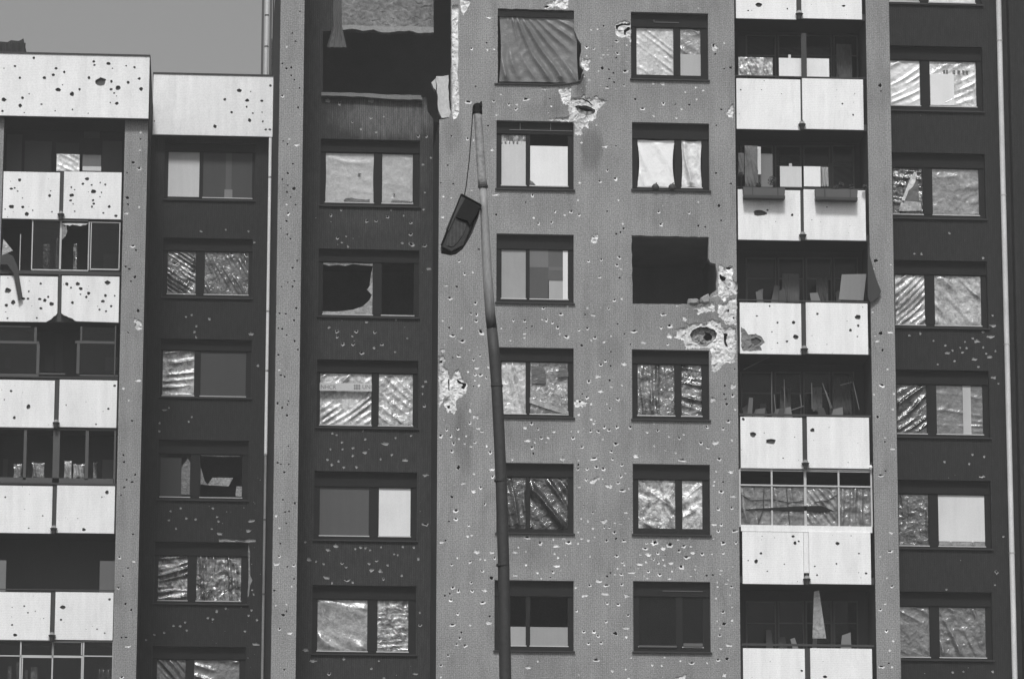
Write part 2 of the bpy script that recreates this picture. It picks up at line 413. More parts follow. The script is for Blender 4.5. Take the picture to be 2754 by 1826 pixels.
def fill(c, rect, Y, par, seed):
    """one pane's covering. c is a tuple or a list of (tuple, u0, v0, u1, v1)"""
    if isinstance(c, list):
        for k, q in enumerate(c): fill(q[0], sub(rect, *q[1:5]), Y - .006 * k, par, seed + k)
        return
    k = c[0]
    if k == 'void': return
    if k == 'pl':       # level, dark, angle, freq, amp, crumple, pull
        _, lev, dk, ang, fr, am, cr, pu = c
        sheet('plastic_sheet', rect, Y, plastic(lev, dk, seed=seed), par, ang, fr, am, cr, seed, pull=pu)
    elif k == 'bd': flat_board('board', rect, Y, c[1], par)
    elif k == 'gl':
        mb = MB(); mb.box(rect[0], rect[1], Y - .004, Y, rect[2], rect[3]); mb.build('glass_pane', glass(), par)
    elif k == 'strips':
        for u0, v0, u1, v1, a in c[1]:
            flat_board('board', sub(rect, u0, v0, u1, v1), Y - R.uniform(0, .02), a, par)
    elif k == 'poly':
        for pts, a, dy in c[1]:
            X0, X1, Z0, Z1 = rect; mb = MB()
            mb.prism([(X0 + (X1 - X0) * u, Z1 - (Z1 - Z0) * v) for u, v in pts], Y - .01 - dy, Y - dy)
            mb.build('torn_sheet', plastic(a, .4, seed=seed), par)

RNO = [0]
def window(par, Yw, o, ptop, pbot, panes, conts, label=None, rail=(True, True), room=True, frame_mat=None, sill_mat=None):
    """o: outer photo rect; ptop/pbot: photo y of pane top/bottom; panes: [(x0,x1),(x0,x1)]"""
    x0, y0, x1, y1 = o; Yf = Yw + .15; fm = frame_mat or FRAME
    RNO[0] += 1; sd_ = RNO[0]
    r = prect(x0, y0, x1, y1, Yf); ym = (y0 + y1) / 2; xm = (x0 + x1) / 2
    rw = prect(x0, y0, x1, y1, Yw)
    r = (rw[0], rw[1], rw[2], rw[3])
    zt = P(xm, ptop, Yf)[1]; zb = P(xm, pbot, Yf)[1]
    px = [(P(a, ym, Yf)[0], P(b, ym, Yf)[0]) for a, b in panes]
    mb = MB(); g = .001
    mb.box(r[0] + g, px[0][0], Yf, Yf + .07, r[2] + g, zt)
    mb.box(px[-1][1], r[1] - g, Yf, Yf + .07, r[2] + g, zt)
    mb.box(px[0][0] + .0, px[-1][1] - .0, Yf + .002, Yf + .068, r[2] + g, zb)
    # slim sash bead round each pane
    for a, b in px:
        for q in ((a, a + .018, zb, zt), (b - .018, b, zb, zt), (a + .018, b - .018, zt - .018, zt)):
            mb.box(q[0], q[1], Yf + .012, Yf + .06, q[2], q[3])
    win = mb.build('window', fm, par)
    if label: win['label'] = label
    mb = MB()
    for i in range(len(px) - 1): mb.box(px[i][1], px[i + 1][0], Yf - .004, Yf + .065, zb, zt)
    if len(px) > 1: mb.build('mullion', fm, win)
    mb = MB(); mb.box(r[0] + g, r[1] - g, Yf - .02, Yf + .12, zt, r[3] - g)
    mb.box(r[0] + g, r[1] - g, Yf - .032, Yf - .02, zt, zt + .03)
    mb.build('shutter_box', BOX, win)
    mb = MB(); s = .045 * Yw / 103.0
    mb.prism([(r[0] - .03, r[2] - s * .2), (r[1] + .03, r[2] - s * .2), (r[1] + .03, r[2] + s * .5), (r[0] - .03, r[2] + s * .5)], Yw - .06, Yf)
    mb.build('sill', sill_mat or SILL, win)
    mb = MB()
    for i, (a, b) in enumerate(px):
        if rail[i]: mb.box(a, b, Yf - .012, Yf, zb - .028, zb - .002)
    if mb.v: mb.build('sash_rail', ALU, win)
    for i, (a, b) in enumerate(px):
        fill(conts[i], (a + .005, b - .005, zb, zt), Yf + .045, win, sd_ * 3 + i)
    if room:
        mb = MB(); rr = (r[0] - .3, r[1] + .3, r[2] - .4, r[3] + .2); Ya, Yb = Yf + .14, Yf + 3.2
        room_box(mb, rr, Ya, Yb, hole=r); mb.build('room', INT, win)
    return win
def room_box(mb, rr, Ya, Yb, hole=None):
    X0, X1, Z0, Z1 = rr
    mb.quad((X0, Yb, Z0), (X1, Yb, Z0), (X1, Yb, Z1), (X0, Yb, Z1))
    mb.quad((X0, Ya, Z0), (X0, Yb, Z0), (X0, Yb, Z1), (X0, Ya, Z1)); mb.quad((X1, Ya, Z0), (X1, Yb, Z0), (X1, Yb, Z1), (X1, Ya, Z1))
    mb.quad((X0, Ya, Z0), (X1, Ya, Z0), (X1, Yb, Z0), (X0, Yb, Z0)); mb.quad((X0, Ya, Z1), (X1, Ya, Z1), (X1, Yb, Z1), (X0, Yb, Z1))
    if hole:      # inner face of the wall round the opening
        a = rpoly(hole); surface(mb, rpoly(rr), [a], Ya)
def wopen(o, Y): return rpoly(prect(*o, Y))

# ------------------------------------------------------------------ depths (metres from the camera)
YC, YW2, YL, YW1, YW4 = 103.0, 106.0, 113.0, 118.0, 107.0
def Zof(py, Y, px=1377): return P(px, py, Y)[1]
def Xof(px, Y, py=913): return P(px, py, Y)[0]

# ground
mb = MB(); mb.quad((-400, -100, 0), (400, -100, 0), (400, 400, 0), (-400, 400, 0))
mb.build('ground', M('asphalt', .06, grain=.3, blotch=.3), None, kind='structure')

# ------------------------------------------------------------------ the four building blocks
def bld(px, Y, label):
    return empty('apartment_building', (Xof(px, Y), Y, 0), label=label, category='building', group='stepped blocks of one shelled housing estate')
BC = bld(1580, YC, 'shell-scarred grey render block with white balconies, the nearest and widest')
BL = bld(200, YL, 'lower block at the left edge with a pocked white roof band and six balcony tiers')
BW1 = bld(560, YW1, 'darkest set-back block between the left balconies and the white drainpipe')
BW4 = bld(2600, YW4, 'dark ribbed block at the right edge behind a long pale pipe')
def core(par, x0, x1, Y0, Y1, ztop):
    mb = MB(); mb.box(x0, x1, Y0, Y1, 0, ztop); mb.build('building_core', CLAD2, par)
XC0, XC1, XC2, XC3, XC4, XC5 = Xof(741.5, YC), Xof(807, YC), Xof(1178, YC), Xof(1983, YC), Xof(2343, YC), Xof(2407, YC)
ZT = Zof(-420, YC)
WM = [GREY, PLAS, PIT, RUB]

# ---- pier left of the centre block
T = tile
pier_cr = (T(700, 0, '270,80p 293,200p 218,227p 240,285p 150,435p 210,463p 178,468p 275,410P 210,515p 232,545p 267,602p 150,655b 257,735P 142,795b 272,885P 197,945c 155,962p 185,983p 245,985C 222,1117p 187,1180p 150,1222p 187,1262p 228,1283P 182,1308p 207,1343p 180,1390c 192,1453b 180,1505p 240,1395p 140,1555p 180,320c')
    + T(700, 600, '185,78p 205,107p 250,257p 220,305p 188,403p 233,395p 145,433p 220,432p 245,580p 132,613p 173,618p 230,662p 122,717p 150,720p 180,762p 232,803p 255,860p 125,897p 127,997c 140,1035p 167,1045p 193,1210p 185,1235p 150,1257p 117,1225p 183,1308p 190,1517p')
    + T(700, 1206, '117,97p 140,107p 195,107p 163,162p 153,348p 235,373p 170,432p 197,427p 107,457c 177,508p 130,540c 103,625b 137,645p 130,733b 112,785C 183,803p 230,795b 230,885p 213,935c 95,965p 178,1057c 107,1063c 178,1107p 157,1132P 135,1145b 235,1195p 130,1225b 200,1255C 163,1503p'))
wall('pier', YC, [(XC0, 0), (XC1, 0), (XC1, ZT), (XC0, ZT)], [], pier_cr, [], WM, BC, chips=26, chip_zone=(735, 0, 815, 1826))
mb = MB(); mb.quad((XC0, YC, 0), (XC0, YC, ZT), (XC0, YW1 + 8, ZT), (XC0, YW1 + 8, 0)); mb.quad((XC1, YC, 0), (XC1, YW2, 0), (XC1, YW2, ZT), (XC1, YC, ZT))
mb.build('side_wall', CLAD, BC)

# ---- dark recessed bay (second from left)
W2 = [  # outer rect, pane top, pane bottom, panes, contents
    ((862, 376, 1129, 557), 411, 545, [(874, 1007), (1026, 1112)],
     [[(('pl', .42, .12, 88, 2, .004, .003, .02), 0, 0, 1, 1), (('poly', [([(.38, .97), (.42, .93), (.55, .91), (.6, .93), (.85, .945), (.92, .93), (.9, .99), (.4, 1)], .02, .03), ([(.66, .43), (.70, .41), (.74, .43), (.69, .46)], .02, .03)]), 0, 0, 1, 1)], [(('pl', .38, .12, 88, 2, .004, .003, .02), 0, 0, 1, 1), (('poly', [([(.3, .97), (.34, .94), (1, .96), (1, 1), (.32, 1)], .05, .03), ([(.36, .80), (.44, .82), (.40, .86)], .02, .03)]), 0, 0, 1, 1)]]),
    ((857, 671, 1127, 855), 706, 846, [(867, 1004), (1025, 1115)],
     [('poly', [([(0, 0), (1, 0), (1, .06), (.8, .05), (.6, .03), (.45, .07), (.3, .05), (.12, .07), (.0, .04)], .7, 0),
                ([(1, .04), (1, .45), (.93, .42), (.96, .2)], .15, 0),
                ([(1, .35), (1, 1), (.0, 1), (.0, .95), (.3, .95), (.6, .91), (.8, .84), (.93, .72), (.98, .62), (.88, .52)], .33, .01)]), ('void',)]),
    ((852, 968, 1125, 1153), 1003, 1143, [(859, 1001), (1017, 1112)],
     [('pl', .74, .45, 128, 5.5, .030, .012, 0), ('pl', .74, .55, 50, 5, .014, .018, 0)]),
    ((845, 1268, 1121, 1455), 1309, 1440, [(858, 994), (1017, 1106)], [('bd', .085), ('bd', .80)]),
    ((840, 1574, 1119, 1761), 1611, 1750, [(852, 990), (1013, 1100)],
     [('pl', .40, .35, 65, 1.6, .040, .006, .0), ('pl', .50, .75, 92, 8, .008, .026, 0)]),
]
w2_cr = (T(700, 0, '460,685C 540,705b 755,690C 627,830b 755,805c 840,793c 790,900c 685,880c 1075,927b 1130,930b 550,1430c 480,1463b 890,1430c 867,1477b 975,1468c 725,1505b 790,1505b 1023,1515b 700,1500c 1110,1425c 1120,1310c 1095,1340C 1107,1120c 1160,1075c')
    + T(700, 600, '527,102b 585,90c 1023,75b 967,137c 1030,145B 1120,155B 555,132c 597,160c 1092,267c 1145,310C 1095,545B 722,673c 923,660c 467,710c 522,738b 655,738b 780,743b 522,772b 625,768c 563,822b 633,823b 825,825b 1000,783c 775,850c 790,873b 690,885B 917,877c 560,850c 1125,1077c 1103,1160c 1115,1240b 1085,1265b 1105,1110c 490,1430c 520,1440c 700,1412c 715,1470c 555,1490c 853,1500C 630,1530c 477,1537c 560,1537c 710,1558C 920,1460c 1025,1445c')
    + [(700 + 515 / 2.529, 600 + 903 / 2.529, 'c', 26, 1.45), (700 + 1085 / 2.529, 600 + 915 / 2.529, 'c', 26, 1.5)]
    + T(700, 1206, '475,8c 565,5C 630,48c 457,75c 487,110c 533,87c 567,127c 653,127c 818,73c 895,42c 987,80C 775,140C 1125,180C 513,660C 460,687C 645,680c 683,672c 715,677c 747,690c 822,670c 970,667c 1045,672c 557,780b 583,805b 432,783c 330,755C 380,767c 792,763b 740,783c 867,793c 910,718c 935,723c 1075,750c 757,825C 815,833C 450,875C 590,895B 628,908c 837,883b 487,915c 960,863c 1123,515B 307,635c 1087,1200b 1085,1115c 308,1370C 567,1430c 358,1443C 807,1443c 757,1497c 468,1530b 1053,1530C 840,1560c 1135,1443C'))
zA = Zof(83, YW2, 1000); zB = Zof(256, YW2, 1000)
out2 = [(XC1, 0), (XC2, 0), (XC2, Zof(322, YW2, 1160))] + [P(x, y, YW2) for x, y in ((1150, 300), (1146, 262), (1090, 268), (1040, 256), (868, 254), (868, 85))] + [(XC2, zA + .01), (XC2, ZT), (XC1, ZT)]
wall('wall', YW2, out2, [wopen(q[0], YW2) for q in W2], w2_cr, [], [CLAD, PLAS2, PIT], BC, chips=60, chip_zone=(840, 560, 1150, 1826))
for q in W2: window(BC, YW2, *q)
# centre block's own side wall beside the bay
mb = MB(); z1 = Zof(322, YC, 1178); mb.quad((XC2, YC, 0), (XC2, YC, z1), (XC2, YW2, z1), (XC2, YW2, 0)); mb.build('side_wall', CLAD, BC)
# blown-out room behind the bay and the broken corner
mb = MB(); XR = Xof(1290, YC); room_box(mb, (Xof(862, YW2) - .6, XR, Zof(330, YW2), ZT), YW2 + .15, YW2 + 5)
mb.quad((XR, YC + .25, Zof(330, YW2)), (XR, YW2 + .15, Zof(330, YW2)), (XR, YW2 + .15, ZT), (XR, YC + .25, ZT))
mb.quad((XC2, YC + .25, z1 - .05), (XR, YC + .25, z1 - .05), (XR, YW2 + .2, z1 - .05), (XC2, YW2 + .2, z1 - .05))
mb.build('room', INT, BC)
# slab of the storey above hanging over the hole
def pxz(pts, Y): return [P(x, y, Y) for x, y in pts]
mb = MB(); edge = [(917, 84), (945, 80), (975, 86), (1005, 82), (1030, 90), (1060, 88), (1100, 85), (1130, 92), (1166, 90)]
mb.prism(pxz([(1166, -90), (917, -90)] + edge, YW2 - .25)[::-1], YW2 - .25, YW2 - .05)
broken = mb.build('concrete_spandrel', M('soiled_concrete', .20, grain=1.0, blotch=.6, bump=1, gscale=10, streak=.4, dirt=.5), BC)
mb = MB(); lip = [(917, 72), (950, 70), (1000, 73), (1050, 74), (1100, 72), (1166, 76)]
mb.prism(ragged(pxz(lip + edge[::-1], YW2 - .3), .1, .015)[::-1], YW2 - .36, YW2 - .25)
mb.build('broken_lip', CONC, broken)
mb = MB()
ro = ragged(pxz([(919, 78), (1164, 84), (1164, 20), (1160, -60), (919, -60), (922, 30)], YW2 - .27), .12, .02); surface(mb, ro, [], YW2 - .27, relief=.014, gap=.07); rim(mb, ro, YW2 - .27, YW2 - .2, 0)
mb.build('spalled_face', M('soiled_concrete', .2), broken)
mb = MB(); mb.prism(ragged(pxz([(864, 250), (950, 251), (1030, 256), (1132, 258), (1136, 270), (1050, 268), (980, 262), (864, 259)], YW2 - .1), .15, .01)[::-1], YW2 - .14, YW2 + .1)
mb.build('broken_sill', M('broken_sill', .20, grain=.5, blotch=.4, bump=1), BC)
mb = MB(); mb.prism(ragged(pxz([(1173, 206), (1206, 203), (1207, 250), (1212, 316), (1188, 318), (1180, 300), (1178, 260)], YC + .05), .12, .02)[::-1], YC + .04, YC + .22)
mb.prism(ragged(pxz([(1160, 225), (1172, 213), (1172, 245), (1166, 240)], YC + .2), .1, .01)[::-1], YC + .12, YC + .3)
mb.build('broken_wall_chunk', M('pale_rubble', .52, grain=.4, blotch=.3, bump=1, gscale=14), BC)

# ---- centre wall with the two window columns
LA = 38; RA = 92
def colA(y0, y1, pt, pb, c, dx=0, rail=(True, True), label=None):
    return ((1335 + dx, y0, 1543, y1), pt, pb, [(1347 + dx, 1416), (1424, 1529)], c, label, rail)
def colB(x, y0, y1, pt, pb, c, rail=(True, True), label=None):
    return ((x, y0, x + 208, y1), pt, pb, [(x + 13, x + 116), (x + 131, x + 189)], c, label, rail)
WA = [
    colA(326, 512, 362, 499, [[(('bd', .55), 0, .14, 1, 1), (('pl', .5, .8, 5, 9, .03, .02, 0), 0, 0, 1, .2)],
                               [(('bd', .78), 0, .22, 1, 1), (('poly', [([(.0, .9), (.08, .93), (.16, 1), (0, 1)], .03, .03)]), 0, 0, 1, 1)]], label='window whose right pane is a white board under a dark gap'),
    colA(630, 817, 671, 803, [('bd', .30), ('strips', [(0, 0, .48, .36, .14), (0, .36, .48, 1, .07), (.48, 0, .86, .62, .09), (.5, .1, .85, .2, .13), (.5, .35, .85, .42, .12), (.5, .62, .86, 1, .36), (.86, 0, .99, 1, .72)])]),
    colA(935, 1124, 972, 1112, [('pl', .68, .4, 10, 5, .02, .015, .02), [(('pl', .34, .60, 5, 5, .012, .02, 0), 0, 0, 1, 1),
         (('poly', [([(.05, .1), (.3, .05), (.42, .2), (.42, .42), (.05, .42)], .025, .03), ([(.72, .3), (.76, .1), (.92, .05), (1, .2), (1, .28)], .025, .03), ([(0, .70), (.1, .72), (1, .95), (1, 1), (.85, 1), (0, .80)], .42, .05)]), 0, 0, 1, 1)]]),
    colA(1245, 1436, 1282, 1422, [('pl', .04, .6, 12, 4, .05, .02, 0), ('pl', .06, .7, 28, 3.5, .10, .02, 0)], rail=(False, False)),
    colA(1560, 1752, 1603, 1735, [[(('bd', .35), 0, .62, 1, 1)], [(('bd', .30), 0, .62, 1, 1)]], dx=-5),
]
WB = [
    colB(1697, 35, 217, 75, 203, [('pl', .58, .22, 52, 7, .012, .010, .01), [(('pl', .28, .3, 60, 4, .012, .012, .02), 0, 0, 1, .58), (('bd', .42), 0, .55, 1, 1)]], rail=(False, False)),
    colB(1700, 331, 514, 375, 503, [('pl', .84, .05, 20, 2.2, .012, .002, .06), ('pl', .78, .18, 15, 3.6, .04, .006, .07)]),
    colB(1700, 941, 1131, 979, 1117, [('pl', .22, .85, 8, 4.5, .04, .018, 0), ('pl', .24, .9, 80, 5, .05, .025, 0)]),
    colB(1702, 1248, 1440, 1289, 1421, [('pl', .80, .75, 50, 1.9, .07, .010, 0), ('pl', .80, .6, 125, 2.6, .06, .010, 0)], rail=(False, False)),
    colB(1703, 1563, 1755, 1604, 1738, [('gl',), ('gl',)]),
]
openA1 = zp(1400, 0, YC, [(-155, 60), (364, 74), (366, 150), (366, 210), (385, 260), (412, 300), (414, 345), (402, 400), (405, 450), (428, 480), (405, 545), (360, 568), (230, 580), (-155, 578)], .09, .008)
openB3 = zp(1400, 600, YC, [(755, 84), (1280, 95), (1277, 240), (1292, 270), (1325, 276), (1335, 330), (1333, 455), (1292, 485), (1284, 520), (1240, 546), (1140, 552), (762, 549)], .12, .010)
spl = []
def sp(ox, oy, pts, depth, holes=(), step=.032, jit=.026, bowls=()):
    spl.append((zp(ox, oy, YC, pts, step, jit), depth, [zp(ox, oy, YC, h, .035, .010) for h in holes], [(zp(ox, oy, YC, b, .05, .015), d, [zp(ox, oy, YC, h, .04, .01) for h in hh]) for b, d, hh in bowls]))
sp(1400, 0, [(415, 385), (440, 400), (478, 398), (478, 420), (462, 440), (470, 455), (455, 500), (434, 474), (418, 455), (412, 430)], .03)
sp(1400, 0, [(250, 598), (342, 586), (348, 632), (341, 668), (365, 665), (405, 660), (430, 640), (450, 672), (490, 668), (512, 648), (540, 670), (598, 690), (560, 715), (540, 738), (518, 765), (515, 800), (495, 822), (462, 828), (468, 882), (440, 862), (415, 880), (425, 915), (405, 922), (370, 915), (366, 838), (240, 820), (190, 822), (195, 805), (330, 788), (322, 735), (325, 715), (290, 712)], .035,
   [[(360, 672), (425, 668), (470, 690), (492, 712), (482, 714), (462, 696), (420, 677), (362, 678)]],
   bowls=[([(370, 722), (430, 716), (480, 728), (508, 745), (500, 772), (455, 785), (415, 775), (385, 750)], .08, [[(385, 725), (450, 727), (488, 740), (495, 752), (450, 752), (420, 742)]])])
sp(1400, 0, [(645, 165), (680, 145), (720, 140), (748, 155), (748, 175), (749, 292), (735, 262), (715, 252), (690, 262), (662, 248), (642, 215), (638, 185)], .03,
   [[(648, 172), (690, 158), (745, 160), (745, 172), (700, 172), (672, 180), (660, 200), (648, 196)], [(702, 208), (725, 185), (744, 185), (744, 202), (722, 215), (712, 240), (704, 234)]])
sp(1400, 0, [(150, 55), (165, 35), (200, 10), (240, -5), (330, -10), (325, 30), (325, 60), (280, 64), (250, 40), (185, 60)], .03, [[(160, 50), (175, 38), (195, 42), (180, 55)]])
sp(1400, 0, [(1425, 720), (1448, 705), (1450, 800), (1440, 805), (1410, 785), (1395, 778)], .03)
sp(1400, 0, [(1300, 290), (1325, 295), (1345, 320), (1325, 350), (1312, 350), (1296, 320)], .025, [[(1305, 300), (1320, 300), (1316, 322), (1306, 318)]])
sp(1400, 600, [(1345, 272), (1390, 300), (1425, 285), (1443, 292), (1445, 385), (1470, 398), (1478, 420), (1476, 478), (1420, 488), (1400, 520), (1380, 536), (1362, 500), (1345, 492), (1320, 500), (1303, 510), (1300, 500), (1345, 465), (1347, 330)], .04,
   [[(1342 + 12, 345), (1400, 372), (1392, 390), (1370, 395), (1356, 372)], [(1405, 262 + 30), (1438, 302), (1420, 316), (1400, 312)]])
sp(1400, 600, [(1296, 528), (1312, 545), (1322, 565), (1326, 602), (1280, 600), (1240, 612), (1200, 620), (1188, 604), (1205, 590), (1150, 572), (1200, 566), (1250, 562), (1288, 545)], .035)
sp(1400, 600, [(1040, 780), (1062, 745), (1050, 722), (1080, 712), (1125, 712), (1138, 700), (1120, 680), (1150, 688), (1180, 680), (1232, 672), (1255, 690), (1285, 652), (1330, 655), (1362, 670), (1365, 695), (1392, 712), (1430, 700), (1462, 712), (1466, 740), (1460, 775), (1470, 800), (1466, 870), (1455, 905), (1463, 945), (1425, 955), (1395, 946), (1355, 985), (1335, 1008), (1296, 1010), (1296, 880), (1290, 850), (1240, 848), (1118, 852), (1118, 820), (1105, 795), (1070, 786)], .04,
   [[(1380, 745), (1410, 752), (1398, 800), (1412, 838), (1396, 835), (1385, 800)]],
   bowls=[([(1152, 760), (1168, 728), (1205, 708), (1265, 702), (1310, 718), (1338, 748), (1326, 785), (1300, 812), (1270, 835), (1225, 842), (1200, 815), (1172, 800)], .12, [[(1250, 725), (1290, 738), (1310, 765), (1300, 788), (1268, 792), (1245, 768), (1262, 748)]])])
sp(700, 600, [(1214, 900), (1250, 902), (1258, 940), (1245, 965), (1262, 985), (1280, 990), (1285, 1045), (1298, 1050), (1312, 1010), (1350, 990), (1362, 1030), (1378, 1055), (1410, 1090), (1408, 1135), (1395, 1160), (1345, 1195), (1330, 1215), (1338, 1262), (1312, 1300), (1298, 1275), (1268, 1290), (1265, 1255), (1240, 1232), (1262, 1195), (1290, 1175), (1250, 1190), (1225, 1240), (1214, 1258)], .035,
   [[(1278, 1042 + 15), (1288, 1060), (1289, 1135), (1280, 1135)], [(1335, 1060), (1370, 1080), (1402, 1088), (1400, 1105), (1388, 1128), (1365, 1118), (1380, 1100), (1340, 1078)], [(1218, 935), (1240, 932), (1238, 950), (1220, 948)], [(1270, 1240), (1290, 1235), (1290, 1255), (1275, 1258)]])
sp(1400, 600, [(1345, 545), (1385, 552), (1420, 520), (1470, 498), (1474, 560), (1466, 640), (1470, 690), (1440, 688), (1400, 690), (1384, 660), (1350, 640), (1340, 600)], .022, [[(1400, 590), (1420, 582), (1416, 606)], [(1440, 640), (1455, 632), (1452, 655)]])
sp(1400, 600, [(1000, 742), (1020, 748), (1034, 768), (1022, 790), (1000, 782), (988, 762)], .02)
sp(1400, 600, [(1096, 640), (1122, 632), (1130, 660), (1108, 668)], .02)
sp(1400, 600, [(1300, 1180), (1330, 1195), (1325, 1215), (1302, 1222), (1288, 1205)], .02)
sp(1400, 600, [(1425, 1095), (1462, 1092), (1466, 1125), (1440, 1130)], .02)
sp(1400, 600, [(362, 1205), (392, 1195), (425, 1200), (455, 1225), (440, 1250), (400, 1245), (365, 1248)], .02, [[(395, 1205), (412, 1205), (410, 1218), (396, 1218)]])
sp(1400, 600, [(478, 85), (520, 72), (532, 100), (514, 138), (480, 132)], .02, [[(490, 90), (504, 86), (502, 98)]])
sp(1400, 1206, [(575, 238), (612, 236), (632, 250), (622, 268), (590, 266)], .02)
sp(1400, 1206, [(470, 218), (500, 200), (535, 188), (540, 205), (510, 228), (482, 240)], .02)
sp(1400, 1206, [(540, 480), (590, 478), (585, 500), (560, 512)], .02)
sp(700, 600, [(1225, 860), (1248, 852), (1258, 872), (1240, 884)], .02)
sp(700, 600, [(1420, 1255), (1440, 1262), (1434, 1290), (1418, 1284)], .02)
sp(700, 600, [(1445, 1300), (1482, 1302), (1486, 1328), (1450, 1330)], .02)
sp(1400, 1206, [(1045, 1555), (1085, 1545), (1135, 1530), (1120, 1560), (1115, 1600), (1040, 1600)], .03)
spl.append((ragged(pxz([(1215, 14), (1233, 12), (1233, 120), (1231, 200), (1234, 225), (1236, 300), (1228, 318), (1220, 322), (1216, 312), (1215, 150)], YC), .1, .012), .07, []))
spl.append((ragged(pxz([(1238, -10), (1268, 4), (1258, 22), (1246, 42), (1240, 30), (1236, 8)], YC), .06, .01), .03, []))
